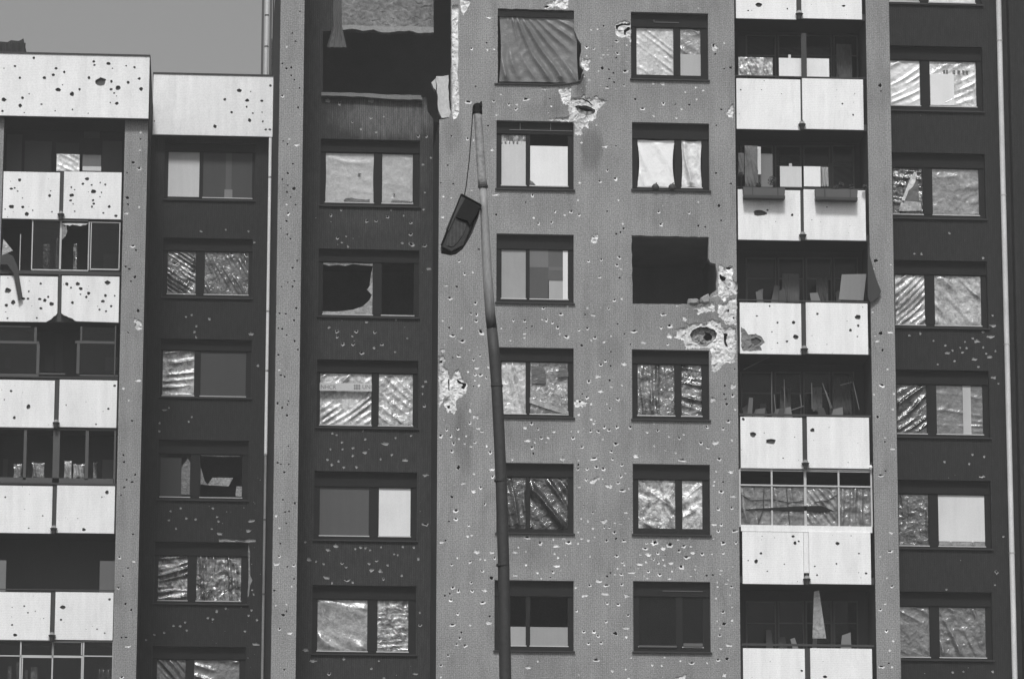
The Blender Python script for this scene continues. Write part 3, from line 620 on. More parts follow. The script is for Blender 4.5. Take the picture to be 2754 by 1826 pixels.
c_cr = (T(1400, 0, '480,205c 523,200c 565,180p 655,280b 660,365b 652,395p 450,322b 555,465P 600,475p 632,498p 713,487B 605,538p 637,562p 590,597b 577,623b 515,662p 780,677p 970,705b 1053,712p 1147,713p 835,742B 1095,742c 905,790c 1060,805c 965,572C 900,567c 1193,595c 1120,628c 1242,617c 1197,677c 1365,747p 1385,295c 1325,370p 1385,470p 1428,462p 1300,870b 1332,855p 650,995p 590,1160b 645,1217b 540,1235b 405,1245c 1330,1180p 1430,1250p 80,1330b 35,1378p 205,1303c 392,1362c 665,1362c 305,1312c 235,1440b 345,1442b 400,1462b 590,1438p 90,1483c 210,1515b 122,1522b 320,1420B 300,1462c 700,1555p 695,1520c 940,1445b 1147,1450b 957,1527b 1257,1545p 1210,1538p 1365,1500p 1350,1402P 1210,1375c 40,675B 165,605C 200,675p 210,725c 415,972c 1210,55c 395,905B')
    + [(1400 + 572 / 2.529, 997 / 2.529, 'c', 14, 1.7)]
    + T(1400, 600, '505,95C 490,122c 695,60C 650,75p 680,65p 375,215b 462,260b 550,250b 672,235b 655,288b 682,312c 540,367b 672,373p 638,525b 687,515c 600,582b 155,580b 455,577c 320,567c 30,665b 147,655c 177,658b 218,677b 275,620b 440,622p 497,625C 40,713p 77,703p 252,710b 398,728b 458,717b 660,687p 27,752c 27,778c 265,755c 312,775B 508,778b 480,797c 615,768c 567,808c 415,832p 707,755p 775,737B 747,825p 738,865C 838,812C 615,877p 957,712b 1015,700B 967,622B 1113,645c 1338,622b 575,937b 545,965b 613,972p 705,958C 525,1042C 467,1075b 607,1070p 690,1102c 617,1115c 545,1142C 420,1162p 450,1187b 662,1197b 480,1230c 610,1265b 587,1230c 395,1303c 480,1335c 497,1362c 570,1388b 603,1407b 655,1388b 748,1388b 478,1415b 530,1417b 393,1415c 77,1362b 30,1390C 120,1400b 50,1475C 140,1462b 357,1460b 187,1460c 97,1490c 80,1525b 420,1522b 560,1470c 647,1500B 617,1552b 935,1412b 862,1422c 910,1363c 1110,1437c 1080,1462b 1010,1450c 1268,1387b 1377,1397b 1413,1350B 1440,1350c 910,1515c 985,1545c 1273,1527b 1227,1497b 1330,1495C 1437,1475c 1055,1560c 1390,1107p 1385,1162p 1395,1197p 1403,1230p 1450,1110C 1445,1172b 1310,1210C 1460,1265c')
    + [(1400 + 400 / 2.529, 600 + 1222 / 2.529, 'c', 30, 1.3)]
    + T(1400, 1206, '87,35p 30,78B 285,70C 617,18b 500,70B 627,70b 780,50C 1100,80B 1055,28C 1350,73b 1430,158C 393,110p 390,138b 453,140b 517,127b 565,140b 690,112b 683,187b 510,215C 530,200C 447,212b 600,250C 663,235b 400,262c 695,285B 735,272c 1330,155c 1378,227p 1318,225c 1313,250c 1363,293B 1345,413b 1437,403b 1450,325C 718,433C 412,477c 457,492c 565,490C 493,543c 392,567c 637,568b 613,583b 587,625b 702,627b 650,613p 47,605B 135,643b 325,640B 243,662C 222,617c 393,645c 37,700c 232,715c 255,743c 37,790c 250,797C 220,837b 115,845c 298,877B 653,730b 473,732c 707,792c 660,815c 755,842C 612,845p 590,868p 685,855b 687,885B 690,925b 530,900C 470,930b 583,930B 460,960b 375,945c 575,985C 435,998C 722,1000C 590,1050b 665,1060b 693,1055c 380,1103b 380,1157b 733,1133b 582,1175b 720,1222C 430,1245b 500,1245b 527,1275b 645,1255P 720,1280c 463,1325b 550,1322b 517,1437B 117,1445c 47,1487C 397,1535c 625,1512c 715,1500c 752,1420c 735,1560c 980,1418c 1087,1443c 1165,1460B 895,1472c 960,1475c 1270,1455c 1345,1437b 1403,1427P 1385,1540C 1385,1190P 1355,1220c 1355,1270b 1362,1358c 1415,1335C 1380,1110b 1337,1170c 1437,1167c 1437,940b 1340,937c 1413,890c 1423,993c 1330,1015c 1437,1075c 1380,640B 1365,517b 1345,560b 1315,515C 1455,560B 1466,640b 1380,710b 845,680B 970,680C 1112,663b 1157,665c 870,720C 935,712b 988,715C 1078,697b 1173,707C 1237,717b 1128,740B 813,785C 937,778b 1022,778C 870,838b 947,857b 855,770c 1150,612c')
    + [(1400 + x / 2.529, 1206 + y / 2.529, 'b', r, 1.1) for x, y, r in ((912, 640, 21), (1018, 655, 22), (1095, 803, 19))]
    + T(700, 0, '1558,120C 1540,293p 1437,332b 1450,350c 1545,340c 1590,335c 1465,590p 1417,697B 1588,690b 1690,712b 1745,712c 1740,745b 1605,783c 1637,643c 1300,927p 1550,857p 1228,943b 1275,1127p 1313,1252p 1228,1245p 1410,945b 1450,955c 1575,1020c 1440,1295c 1243,1337c 1600,1325C 1300,1345c 1240,1477c 1607,1352b 1605,1462p 1228,1362c 1330,605p')
    + T(700, 600, '1487,180p 1353,260b 1445,335c 1390,345b 1265,425C 1337,432p 1290,510B 1325,513b 1465,545b 1433,615b 1473,625b 1467,665b 1243,665c 1640,715c 1722,663b 1285,712p 1310,765B 1375,805B 1700,797c 1350,905b 1355,930c 1450,930b 1450,950b 1495,900b 1473,985C 1413,1010c 1460,1030b 1500,1033b 1537,1050b 1550,980c 1450,1110p 1425,1270B 1465,1315C 1425,1360b 1485,1395C 1268,1405b 1343,1398b 1400,1447c 1297,1447b 1230,1447b 1317,1500b 1390,1500c 1433,1518c 1303,1552b 1540,1515c')
    + [(1400 - 700 + 1503 / 2.529, 600 + 745 / 2.529, 'b', 24)]
    + T(700, 1206, '1300,20P 1563,25b 1350,128P 1365,145c 1453,170c 1573,140C 1582,190b 1380,237C 1497,265b 1450,290C 1305,330P 1528,377b 1330,425B 1330,480B 1283,495p 1418,520b 1410,595c 1437,590c 1232,635C 1260,625p 1473,703C 1575,705C 1593,745b 1340,743c 1497,750c 1530,755c 1427,770b 1303,790b 1510,833b 1570,880P 1435,912b 1310,945b 1290,985p 1255,1000p 1350,967b 1440,967b 1527,965C 1297,1030b 1515,1047B 1345,1120b 1307,1197B 1427,1200c 1560,1140p 1557,1183C 1368,1250p 1357,1287b 1337,1330b 1393,1340b 1277,1405b 1230,1475b 1227,1552c 1710,600C 1735,705C 1755,670c 1715,75c 1735,860C'))
zn = Zof(322, YC, 1190)
outC = [(XC2, 0), (XC3, 0), (XC3, ZT), P(1213, -20, YC)[0:1] + (ZT,)] + rag_open(pxz([(1212.5, -5), (1213, 150), (1212, 205), (1213, 300), (1207, 318), (1190, 322)], YC), .15, .008) + [(XC2, zn)]
opC = [wopen(q[0], YC) for q in WA + WB] + [openA1, openB3]
wall('wall', YC, outC, opC, c_cr, spl, WM, BC, reveal=.2, chips=150, chip_zone=(1190, 520, 1975, 1826), more=[(45, (1790, 730, 1978, 1015)), (35, (1190, 880, 1300, 1200)), (25, (1470, 200, 1650, 380)), (25, (1560, 120, 1700, 260)), (60, (1700, 1440, 1975, 1570)), (60, (1430, 1100, 1720, 1560))])
for q in WA + WB: window(BC, YC, q[0], q[1], q[2], q[3], q[4], q[5], q[6])
mb = MB(); room_box(mb, (Xof(1325, YC), Xof(1575, YC), Zof(240, YC), Zof(15, YC)), YC + .21, YC + 3.4); mb.build('room', INT, BC)
mb = MB(); room_box(mb, (Xof(1690, YC), Xof(1938, YC), Zof(835, YC), Zof(625, YC)), YC + .26, YC + 3.6); mb.build('room', INT, BC)
for x0, y0, x1, y1 in ((1370, 350.5, 1540, 352), (1398, 331, 1400, 350), (1480, 331, 1482, 350)):
    mb = MB(); pbox(mb, x0, y0, x1, y1, YC + .11, .01); mb.build('cover_strip', board(.16), BC)
for x0, y0, x1, y1 in ((1758, 60, 1826, 62), (1758, 54, 1760, 61), (1782, 1588, 1890, 1590), (1718, 1735, 1820, 1739), (1838, 1729, 1890, 1738)):
    mb = MB(); pbox(mb, x0, y0, x1, y1, YC + .11, .01); mb.build('cover_strip', board(.10), BC)
# sheet hung over the first window of column A
sheet('tarpaulin', prect(1343, 46, 1556, 222, YC + .08), YC + .10, M('grey_tarpaulin', .15, rough=.35, grain=.3, blotch=.35, bump=.6, spec=.6, ribs=.08), None, 12, 12, .045, .011, 11, n=80, fan=(.02, 1.1), sag=-.02, pull=.02,
      label='grey wrinkled tarpaulin stretched over the blown-out top window', category='tarpaulin')
mb = MB(); mb.tube([P(x, y, YC - .03)[0:1] + (YC - .03,) + P(x, y, YC - .03)[1:] for x, y in ((1330, 226), (1400, 227), (1480, 229), (1530, 226), (1560, 219), (1569, 200))], [.022] * 6, 6)
mb.build('cable', DPOST, None, label='thick black cable drooping under the tarpaulin-covered window', category='cable')
mb = MB(); mb.box(*[a for a in (lambda r: (r[0], r[1], YC + .05, YC + .2, r[2], r[3]))(prect(1338, 27, 1544, 47, YC + .05))]); mb.build('shutter_box', BOX, BC)

# ---- right-hand balconies
RP = [(-112, 51.5, 1979, 2141, 2155, 2317), (213, 348.5, 1981, 2153, 2158, 2322), (511, 646, 1985, 2153, 2162, 2328), (815, 952, 1990, 2155, 2168, 2334),
      (1122, 1259, 1992, 2158, 2171, 2338), (1430, 1570, 1997, 2161, 2176, 2342), (1743, 1886, 1999, 2165, 2180, 2346)]
LP = [(463, 589, 8, 160, 171, 326), (743, 866, -1, 154, 165, 320), (1022, 1149, -8, 146, 159, 314), (1306, 1433, -13, 140, 152, 308), (1592, 1720, -18, 135, 148, 304)]
rspots = {0: spots(1400, 0, '1620,35,17,1.25 1548,75,6') + spots(2054, 0, '160,62,6 543,43,8'),
          1: spots(1400, 0, '1497,613,5') + spots(2054, 0, '535,707,6 608,783,6 120,640,3'),
          2: spots(1400, 0, '1628,1450,26,1.5 1680,1430,7') + spots(2054, 0, '193,1463,8 430,1410,4'),
          3: spots(1400, 600, '1695,565,6 1607,632,5 1748,677,6 1710,740,4 1748,815,5') + spots(2054, 600, '92,677,5 203,677,9 217,775,15 158,805,8 55,742,5 640,640,17 643,697,8 590,728,8 637,772,5 365,618,7 430,825,3'),
          4: spots(1400, 600, '1580,1438,17 1702,1485,24,1.4 1515,1333,9') + spots(2054, 600, '332,1408,11 210,1455,4') + spots(2054, 1206, '132,65,5'),
          5: spots(1400, 1206, '1635,712,8 1602,767,11 1548,760,5 1678,833,5 1505,795,8') + spots(2054, 1206, '200,597,9 212,642,11 238,630,7 277,607,6 503,645,10 648,713,6 495,783,6 347,800,5 363,860,7 697,847,7 140,785,4'),
          6: spots(2054, 1206, '330,1470,8 417,1550,10 258,1510,8')}
lspots = {0: spots(0, 0, '267,1187,10 35,1215,6 133,1225,10 35,1270,12 77,1285,9 100,1280,7 120,1302,5 345,1300,5 337,1332,9 153,1348,4 78,1407,14 155,1410,8 35,1425,5 182,1457,12 222,1432,4 353,1442,5 592,1218,11 563,1252,8 623,1260,7 716,1257,8 682,1243,5 445,1290,9 485,1275,5 507,1292,5 635,1305,15 488,1330,11 690,1310,5 680,1340,4 480,1365,8 633,1363,7 637,1387,8 497,1388,5 625,1408,7 742,1407,9 508,1438,5 703,1450,6 788,1470,9 767,1193,13'),
          1: spots(0, 600, '168,390,20 280,380,11 277,412,7 55,460,16 195,465,6 89,540,12 43,560,11 160,515,12 190,515,8 270,517,9 305,527,10 328,502,7 350,550,12 277,580,8 250,645,6 50,648,7 38,605,4 455,415,10 483,440,6 528,413,11 550,447,11 547,485,6 603,478,11 587,503,8 493,541,10 717,493,10 780,495,6 700,532,10 757,565,7 677,588,6 722,600,6 730,405,17 795,557,8 703,375,10'),
          2: spots(0, 600, '75,1142,7 30,1200,4 193,1249,14 97,1322,10 780,1105,8 737,1262,7 653,1368,6 450,1237,5'),
          3: spots(0, 1206, '35,330,6 728,297,13 693,330,5 570,550,11 290,457,5 195,540,5'),
          4: spots(0, 1206, '165,1070,5 428,1078,13 745,1025,9 190,1115,5 83,1197,6 102,1267,10 415,1163,7 240,1105,4 297,1153,4 660,1227,5 712,1253,4')}
def balcony(par, Y, row, xa, xb, cr, k, depth=1.3, rail=None, missing=None):
    t, b, a0, a1, b0, b1 = row; Yp = Y - .03; ymid = (t + b) / 2
    zb, zt = P((a0 + b1) / 2, b, Yp)[1], P((a0 + b1) / 2, t, Yp)[1]
    mb = MB(); mb.box(xa, xb, Y + .10, Y + depth, zb + .03, zb + .2)
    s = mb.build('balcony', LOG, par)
    for x0, x1 in ((a0, a1), (b0, b1)):
        X0, X1 = Xof(x0, Yp, ymid), Xof(x1, Yp, ymid)
        zA_, zB_ = P((x0 + x1) / 2, b, Yp)[1], P((x0 + x1) / 2, t, Yp)[1]
        o = [(X0, zA_), (X1, zA_), (X1, zB_), (X0, zB_)]
        if missing and x0 == a0: o = [(X0, zA_)] + rag_open([P(x, y, Yp) for x, y in missing[0]]) + [(X1, zB_), (X0, zB_)]
        if missing and x0 == b0: o = rag_open([P(x, y, Yp) for x, y in missing[1]]) + [(X1, zA_), (X1, zB_), (X0, zB_)]
        hit = []
        if k == 3 and x0 == a0 and par is BC:
            hit = [(zp(1400, 600, Yp, [(1500, 705), (1530, 730), (1550, 760), (1600, 752), (1640, 775), (1662, 812), (1630, 838), (1640, 868), (1560, 872), (1510, 868), (1500, 840)], .04, .012), .012, [zp(1400, 600, Yp, [(1565, 790), (1600, 775), (1640, 795), (1625, 820), (1590, 825), (1570, 812)], .04, .01)])]
        wall('balcony_panel', Yp, o, [], [q for q in cr if x0 < q[0] < x1], hit, [WHITE, SCAR, HOLE], s, thick=.05, chips=5, chip_zone=(x0, t, x1, b))
    # dark post in the joint with the gargoyle funnel at its foot
    xg0, xg1 = (a1, b0); soil = None; Xg0, Xg1 = Xof(xg0, Yp, ymid), Xof(xg1, Yp, ymid); xm = (Xg0 + Xg1) / 2
    mb = MB(); wd = max(.03, (Xg1 - Xg0) * .5); mb.box(xm - wd, xm + wd, Yp + .06, Yp + .12, zb + .02, zt + .02); mb.build('post', DPOST, s)
    if k != 'nodrain':
        mb = MB(); yq = Yp - .06; hh = .19
        mb.tube([(xm, yq, zb - .03), (xm, yq, zb + .05), (xm, yq, zb + .12)], [.05, .065, .105], 10)
        mb.tube([(xm, yq + .005, zb + .12), (xm, yq + .005, zb + hh)], [.075, .06], 10, 1)
        mb.tube([(xm, yq + .12, zb + hh), (xm, yq - .02, zb + hh + .02)], [.04, .03], 8)
        mb.build('drain_spout', [DPOST, CONC], s)
    if rail:
        mb = MB(); pbox(mb, a0 - 4, t - rail[0], b1 + 4, t - rail[0] + rail[1], Yp + .02, .04)
        mb.build('handrail', rail[2] if len(rail) > 2 else DPOST, s)
    return s
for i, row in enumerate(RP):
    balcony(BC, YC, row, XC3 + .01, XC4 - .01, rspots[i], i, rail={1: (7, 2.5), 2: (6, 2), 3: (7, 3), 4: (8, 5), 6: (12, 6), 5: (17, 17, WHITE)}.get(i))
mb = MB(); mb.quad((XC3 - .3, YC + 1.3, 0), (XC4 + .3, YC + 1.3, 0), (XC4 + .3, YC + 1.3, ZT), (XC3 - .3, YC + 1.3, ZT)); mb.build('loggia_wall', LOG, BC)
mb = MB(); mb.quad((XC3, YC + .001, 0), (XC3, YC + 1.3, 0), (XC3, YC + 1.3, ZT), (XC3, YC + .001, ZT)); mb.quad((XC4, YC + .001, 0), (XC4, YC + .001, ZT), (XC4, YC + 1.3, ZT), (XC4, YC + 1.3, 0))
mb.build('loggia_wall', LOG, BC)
rp_cr = (T(2054, 0, '790,583P 797,622p 712,607C 725,1270C') + T(2054, 600, '762,258P 865,282c 747,310c 797,750P 858,742C 770,803C 740,605c 742,680c 757,765c 808,865P 748,1012b 843,992c 750,1105C 803,1105B 750,1165c 885,1160c 880,1265c 775,1318P 755,1345C 827,1457c 825,1487p 877,1535C')
    + T(2054, 1206, '797,185B 828,153p 865,570C 860,700B 793,733c 775,850C 840,877c 873,937b 867,915c 777,1047b 827,1053c 793,1095b 835,1240b 880,1305c 857,1370c 797,1483B 850,1460p 875,1485c'))
wall('pier', YC, [(XC4, 0), (XC5, 0), (XC5, ZT), (XC4, ZT)], [], rp_cr, [], WM, BC, chips=16, chip_zone=(2340, 500, 2415, 1826))
mb = MB(); mb.quad((XC5, YC + .001, 0), (XC5, YW4 + 4, 0), (XC5, YW4 + 4, ZT), (XC5, YC + .001, ZT)); mb.build('side_wall', CLAD, BC)
core(BC, XC0 + .1, XC5 - .1, YW2 + 5.6, YW2 + 14, ZT)

# things at the back of each right loggia
YB = YC + 1.28
def bitem(par, name, x0, y0, x1, y1, a, Y=None, t=.03, **tags):
    Y = Y or YB; mb = MB(); pbox(mb, x0, y0, x1, y1, Y - t, t); return mb.build(name, a if hasattr(a, 'name') else board(a), par, **tags)
def bwin(par, Y, rows):
    for x0, y0, x1, y1, a in rows: bitem(par, 'door_board', x0, y0, x1, y1, a, Y)
bwin(BC, YC + .42, [(2095, 157, 2156, 207, .82), (2120, 148, 2127, 157, .7), (2170, 158, 2230, 207, .82)])
bwin(BC, YB, [(2095, 130, 2156, 158, .10), (2170, 130, 2231, 158, .10), (2240, 150, 2290, 212, .10), (2245, 100, 2292, 150, .05), (1984, 100, 2080, 153, .05)])
sheet('plastic_sheet', prect(1986, 155, 2078, 207, YC + .4), YC + .4, plastic(.65, .7, seed=2), BC, 20, 8, .02, .03, 21, n=40)
bitem(BC, 'door_post', 2155, 90, 2169, 212, DPOST, YC + .2)
bwin(BC, YC + .42, [(2040, 414, 2078, 505, .17), (2098, 448, 2156, 503, .62), (2122, 440, 2130, 448, .5), (2162, 448, 2207, 502, .85)])
bwin(BC, YB, [(2098, 418, 2156, 448, .10), (2228, 440, 2292, 505, .09), (2080, 405, 2096, 505, .05)])
bwin(BC, YB, [(2110, 740, 2150, 812, .06), (2195, 745, 2240, 812, .05)])
bwin(BC, YB, [(2280, 1600, 2336, 1735, .05), (2225, 1670, 2246, 1735, .07)])
def back_frames(par, Y, xs, y0, y1, a):
    for k, (x0, x1) in enumerate(zip(xs, xs[1:])):
        f = None
        for q in ((x0 + 2, y0, x0 + 6, y1), (x1 - 6, y0, x1 - 2, y1), (x0 + 6, y0, x1 - 6, y0 + 4), (x0 + 6, y0 + (y1 - y0) * .45, x1 - 6, y0 + (y1 - y0) * .45 + 3)):
            mb = MB(); pbox(mb, *q, Y - .05, .04); o = mb.build('bar' if f else 'door_frame', board(a), f or par); f = f or o
        mb = MB(); pbox(mb, x0 + 6, y0 + 4, x1 - 6, y1, Y - .03, .004); mb.build('glass_pane', glass(), f)
for i, (y0, y1) in enumerate(((95, 214), (392, 512), (693, 816), (1000, 1124), (1615, 1745))):
    back_frames(BC, YB, (1990, 2082, 2158, 2236, 2300) if i % 2 else (2004, 2090, 2165, 2240, 2310), y0, y1, .10)
# wreckage piled in the third, fourth and sixth loggias
for (y, n_) in ((812, 9), (1116, 12), (1738, 6)):
    for k in range(n_):
        cx = R.uniform(1995, 2325); w_ = R.uniform(10, 34); h_ = R.uniform(10, 46); Yd = YC + R.uniform(.5, 1.1); ln = R.uniform(-9, 9)
        mb = MB(); mb.prism([P(x_, y_, Yd) for x_, y_ in ((cx, y + 6), (cx + w_, y + 6), (cx + w_ * .9 + ln, y - h_), (cx + w_ * .1 + ln, y - h_ * R.uniform(.7, 1.1)))], Yd, Yd + .04)
        mb.build('wreckage_board', board(R.choice((.05, .08, .12, .18))), BC)
for x0, y0, x1, y1, lv, sd_ in ((2104, 735, 2150, 812, .10, 61), (2196, 745, 2228, 812, .07, 62), (2098, 1040, 2128, 1112, .07, 63), (2186, 1040, 2212, 1105, .12, 64), (2240, 1010, 2290, 1112, .05, 65), (2250, 118, 2292, 208, .08, 66)):
    sheet('torn_curtain', prect(x0, y0, x1, y1, YC + .75), YC + .8, M('sooty_curtain_%d' % sd_, lv * .8, grain=.5, blotch=.6, ribs=.2), BC, 8, 9, .05, .01, sd_, n=22)
# thin bars of a burnt frame in the fourth loggia
mb = MB()
for (x0, y0, x1, y1) in ((2075, 1000, 2076, 1115), (2082, 1060, 2086, 1110), (2109, 1020, 2111, 1100), (2183, 1030, 2184, 1100), (2212, 1030, 2235, 1100), (2220, 1050, 2238, 1098), (2294, 1026, 2311, 1102), (2128, 1103, 2162, 1092), (2260, 1036, 2290, 1028), (2152, 1060, 2156, 1095), (2000, 994, 2078, 955)):
    a, b = P(x0, y0, YC + .5), P(x1, y1, YC + .5); mb.tube([(a[0], YC + .5, a[1]), (b[0], YC + .5, b[1])], [.012, .012], 5)
mb.build('bent_bars', M('dull_bars', .16), BC)
sheet('torn_plastic', prect(2190, 1055, 2206, 1085, YC + .9), YC + .9, plastic(.5, .5, seed=1), BC, 10, 10, .03, .03, 5, n=12)

# glazed fifth loggia
Yg = YC + .02; gz = None
for x in (1990, 2076, 2166, 2256, 2344):
    mb = MB(); pbox(mb, x - (3.4 if x == 2166 else 2.3), 1262, x + (3.4 if x == 2166 else 2.3), 1416, Yg, .05)
    o = mb.build('bar' if gz else 'balcony_glazing', ALU, gz or BC); gz = gz or o
mb = MB()
for y, h in ((1261, 3), (1266, 1.5), (1304, 4), ): pbox(mb, 1990, y, 2344, y + h, Yg - .01, .05)
mb.build('glazing_rail', ALU, gz)
for x0, x1, lv, s_, an in ((1993, 2073, .16, 31, 15), (2079, 2162, .20, 32, 8), (2170, 2253, .26, 33, 35), (2259, 2341, .22, 34, 3)):
    sheet('plastic_sheet', prect(x0, 1309, x1, 1415, Yg + .04), Yg + .06, plastic(lv, .45, seed=s_), gz, an, 3.5 if s_ < 33 else 7, .03, .012 if s_ < 33 else .03, s_, n=30)
mb = MB()
for pts in (((1994, 1330), (2020, 1345), (2050, 1344), (2075, 1342)), ((2079, 1342), (2120, 1351), (2162, 1347)), ((2055, 1312), (2053, 1370), (2038, 1412)), ((2115, 1312), (2124, 1412)), ((1995, 1372), (2070, 1366)), ((2190, 1350), (2225, 1346), (2260, 1325))):
    q = [P(x, y, Yg + .02) for x, y in pts]; mb.tube([(a, Yg + .025, b) for a, b in q], [.012] * len(q), 5)
mb.build('wire', DPOST, gz)
mb = MB(); mb.prism([P(x, y, Yg) for x, y in ((2005, 1369), (2162, 1360), (2210, 1360), (2245, 1374), (2200, 1376), (2162, 1373), (2080, 1372))][::-1], Yg + .0, Yg + .02); mb.build('tear', FRAME, gz)
mb = MB()
for x in (2163, 2342):
    q = P(x, 1257, YC - .06); mb.tube([(q[0], YC - .06, q[1] - .05), (q[0], YC - .06, q[1]), (q[0], YC - .06, q[1] + .06)], [.02, .045, .02], 10)
mb.build('bracket', WHITE, gz)
for x0, y0, x1, y1 in ((2162, 1431, 2175, 1540),): bitem(BC, 'downpipe_stub', x0, y0, x1, y1, WHITE, YC - .03, .05)

# ---- right dark wing
W4 = []
def w4(dx, y0, y1, pt, pb, c, rail=(True, True), lab=None):
    W4.append(((2379 + dx, y0, 2643 + dx, y1), pt, pb, [(2393 + dx, 2476 + dx), (2499 + dx, 2627 + dx)], c, lab, rail))
w4(-4, -150, 14, -112, 6, [('pl', .5, .2, 80, 5, .01, .01, 0), ('pl', .7, .1, 80, 5, .01, .01, 0)])
w4(0, 125, 301, 163, 285, [('pl', .85, .10, 118, 5, .018, .010, 0), [(('pl', .80, .40, 120, 5, .012, .016, 0), 0, 0, 1, 1), (('bd', .82), .02, .30, .52, .98), (('poly', [([(.30, .20), (.345, .20), (.345, .28), (.30, .28)], .05, .0), ([(.36, .20), (.40, .20), (.40, .28), (.36, .28)], .05, .0), ([(.50, .21), (.55, .20), (.55, .29), (.50, .28)], .05, .0), ([(.60, .20), (.66, .21), (.65, .29), (.60, .28)], .05, .0), ([(.70, .20), (.75, .20), (.75, .28), (.71, .28)], .05, .0), ([(.78, .20), (.83, .22), (.82, .29), (.78, .28)], .05, .0)]), 0, 0, 1, 1)]])
w4(7, 412, 590, 452, 577, [[(('pl', .22, .9, 80, 5, .02, .03, 0), 0, 0, 1, 1), (('poly', [([(.35, .45), (.6, .2), (.85, .3), (.85, .75), (.45, .75)], .02, .03), ([(.6, .22), (.72, .1), (.80, .12), (.75, .3), (.66, .42), (.52, .5), (.45, .62), (.35, .78), (.28, .72), (.42, .5)], .8, .05), ([(.18, .95), (.28, .72), (.9, .75), (.95, .93)], .45, .05)]), 0, 0, 1, 1)], ('pl', .25, .35, 95, 2, .012, .008, 0)])
w4(13, 701, 884, 739, 874, [('pl', .80, .55, 135, 7, .045, .006, 0), ('pl', .52, .45, 45, 3, .035, .010, 0)])
w4(18, 995, 1178, 1034, 1166, [('pl', .08, .6, 125, 5, .03, .014, 0), [(('pl', .15, .3, 88, 5, .008, .008, 0), 0, 0, 1, 1), (('bd', .50), .57, .0, .74, 1)]])
w4(23, 1291, 1477, 1328, 1467, [('pl', .13, .6, 0, 6, .012, .025, 0), [(('bd', .70), 0, 0, 1, .91), (('pl', .3, .3, 5, 5, .01, .01, 0), 0, .90, 1, 1)]])
w4(26, 1591, 1776, 1630, 1766, [('pl', .16, .3, 60, 3, .012, .012, 0), ('pl', .14, .4, 25, 3, .03, .02, 0)])
w4_cr = (T(2054, 600, '1155,800c 1237,832c 1283,865c 1247,883C 1297,937c 1337,847c 1370,807c 1380,847c 1422,783c 1450,802C 1493,740c 1493,845c 1557,628c 1560,697C 1570,720c 1545,772C 1537,908C 1513,887c 1577,870c 1433,925C 1183,960c 1565,1050C 1597,1090c 990,763c 1065,750c 1025,208c 1073,210c 1493,238c 1263,70c 1353,880c 1460,978c')
    + T(2054, 1206, '1422,40c 1500,53c 1230,90c 1397,103c 1485,187B 1550,467C 1630,598c 1583,840b 1573,927c 1243,957c 1285,1520c 1358,1515c 1557,1515c 1495,960C'))
XW5 = Xof(3050, YW4)
wall('wall', YW4, [(XC5 - .5, 0), (XW5, 0), (XW5, ZT), (XC5 - .5, ZT)], [wopen(q[0], YW4) for q in W4], w4_cr, [], [CLAD2, PLAS2, PIT], BW4, chips=26, chip_zone=(2450, 300, 2680, 1826))
for q in W4: window(BW4, YW4, q[0], q[1], q[2], q[3], q[4], q[5], q[6])
core(BW4, XC5 + .1, XW5, YW4 + 4, YW4 + 12, ZT)
# pale pipe down the right wing
mb = MB(); xp = Xof(2711, YW4 - .3); zs = [0, 10, 20, 25, 40]
mb.tube([(xp, YW4 - .12, 0), (xp, YW4 - .12, ZT)], [.072, .072], 14); 
pr = mb.build('drainpipe', M('pale_pipe', .66, rough=.5, grain=.3, blotch=.4, streak=.3, bump=.1), None, label='long pale grey pipe running down the dark wall at the right edge', category='pipe')
for yy in (115, 530, 930, 1490):
    mb = MB(); z = Zof(yy, YW4, 2700) if yy != 1490 else Zof(yy, YW4, 2715); mb.tube([(xp, YW4 - .12, z), (xp, YW4 - .12, z + .03)], [.082, .082], 14); mb.build('pipe_collar', ALU, pr)
mb = MB(); X0 = Xof(2728, YW4); mb.box(X0, X0 + .12, YW4 - .35, YW4, 0, ZT); mb.build('corner_strip', CLAD2, BW4)

# ------------------------------------------------------------------ left block with the pocked balconies
XLa, XLb, XLc, XLd = Xof(-60, YL), Xof(-6, YL), Xof(323, YL), Xof(385.5, YL)
ZL = Zof(300, YL, 200)
lp_cr = (T(0, 0, '955,900c 957,948p 860,975c 950,1022c 905,1107P 950,1147b 865,1178p 872,1390p 868,1345P 947,1408c 860,1450C')
    + T(0, 600, '905,158B 880,170p 925,185p 905,190p 880,312p 855,297p 918,367P 892,398p 940,595P 935,655P 872,745p 940,1070C 840,1123c 897,1343p 875,1205c 960,610p 925,600p')
    + T(0, 1206, '843,92p 840,45p 920,178p 862,212p 898,228p 845,265p 825,317p 907,583p 893,607B 812,742b 910,767c 870,812p 838,867p 805,948b 853,1057p 893,1097p 828,1285p 857,1283p 922,1325p 870,1343C 827,1553b'))
lsp = [(zp(0, 600, YL, [(915, 640), (935, 650), (960, 668), (968, 690), (966, 720), (935, 728), (915, 705), (925, 680), (905, 672)], .05, .012), .03, [])]
wall('pier', YL, [(XLc, 0), (XLd, 0), (XLd, ZL), (XLc, ZL)], [], lp_cr, lsp, WM, BL, chips=14, chip_zone=(305, 330, 390, 1826))
wall('pier', YL, [(XLa, 0), (XLb, 0), (XLb, ZL), (XLa, ZL)], [], [], [], WM, BL)
mb = MB(); mb.quad((XLd, YL + .001, 0), (XLd, YW1, 0), (XLd, YW1, ZL), (XLd, YL + .001, ZL)); mb.build('side_wall', CLAD2, BL)
mb = MB(); mb.quad((XLc, YL + .001, 0), (XLc, YL + .001, ZL), (XLc, YL + 1.3, ZL), (XLc, YL + 1.3, 0)); mb.quad((XLb, YL + .001, 0), (XLb, YL + 1.3, 0), (XLb, YL + 1.3, ZL), (XLb, YL + .001, ZL))
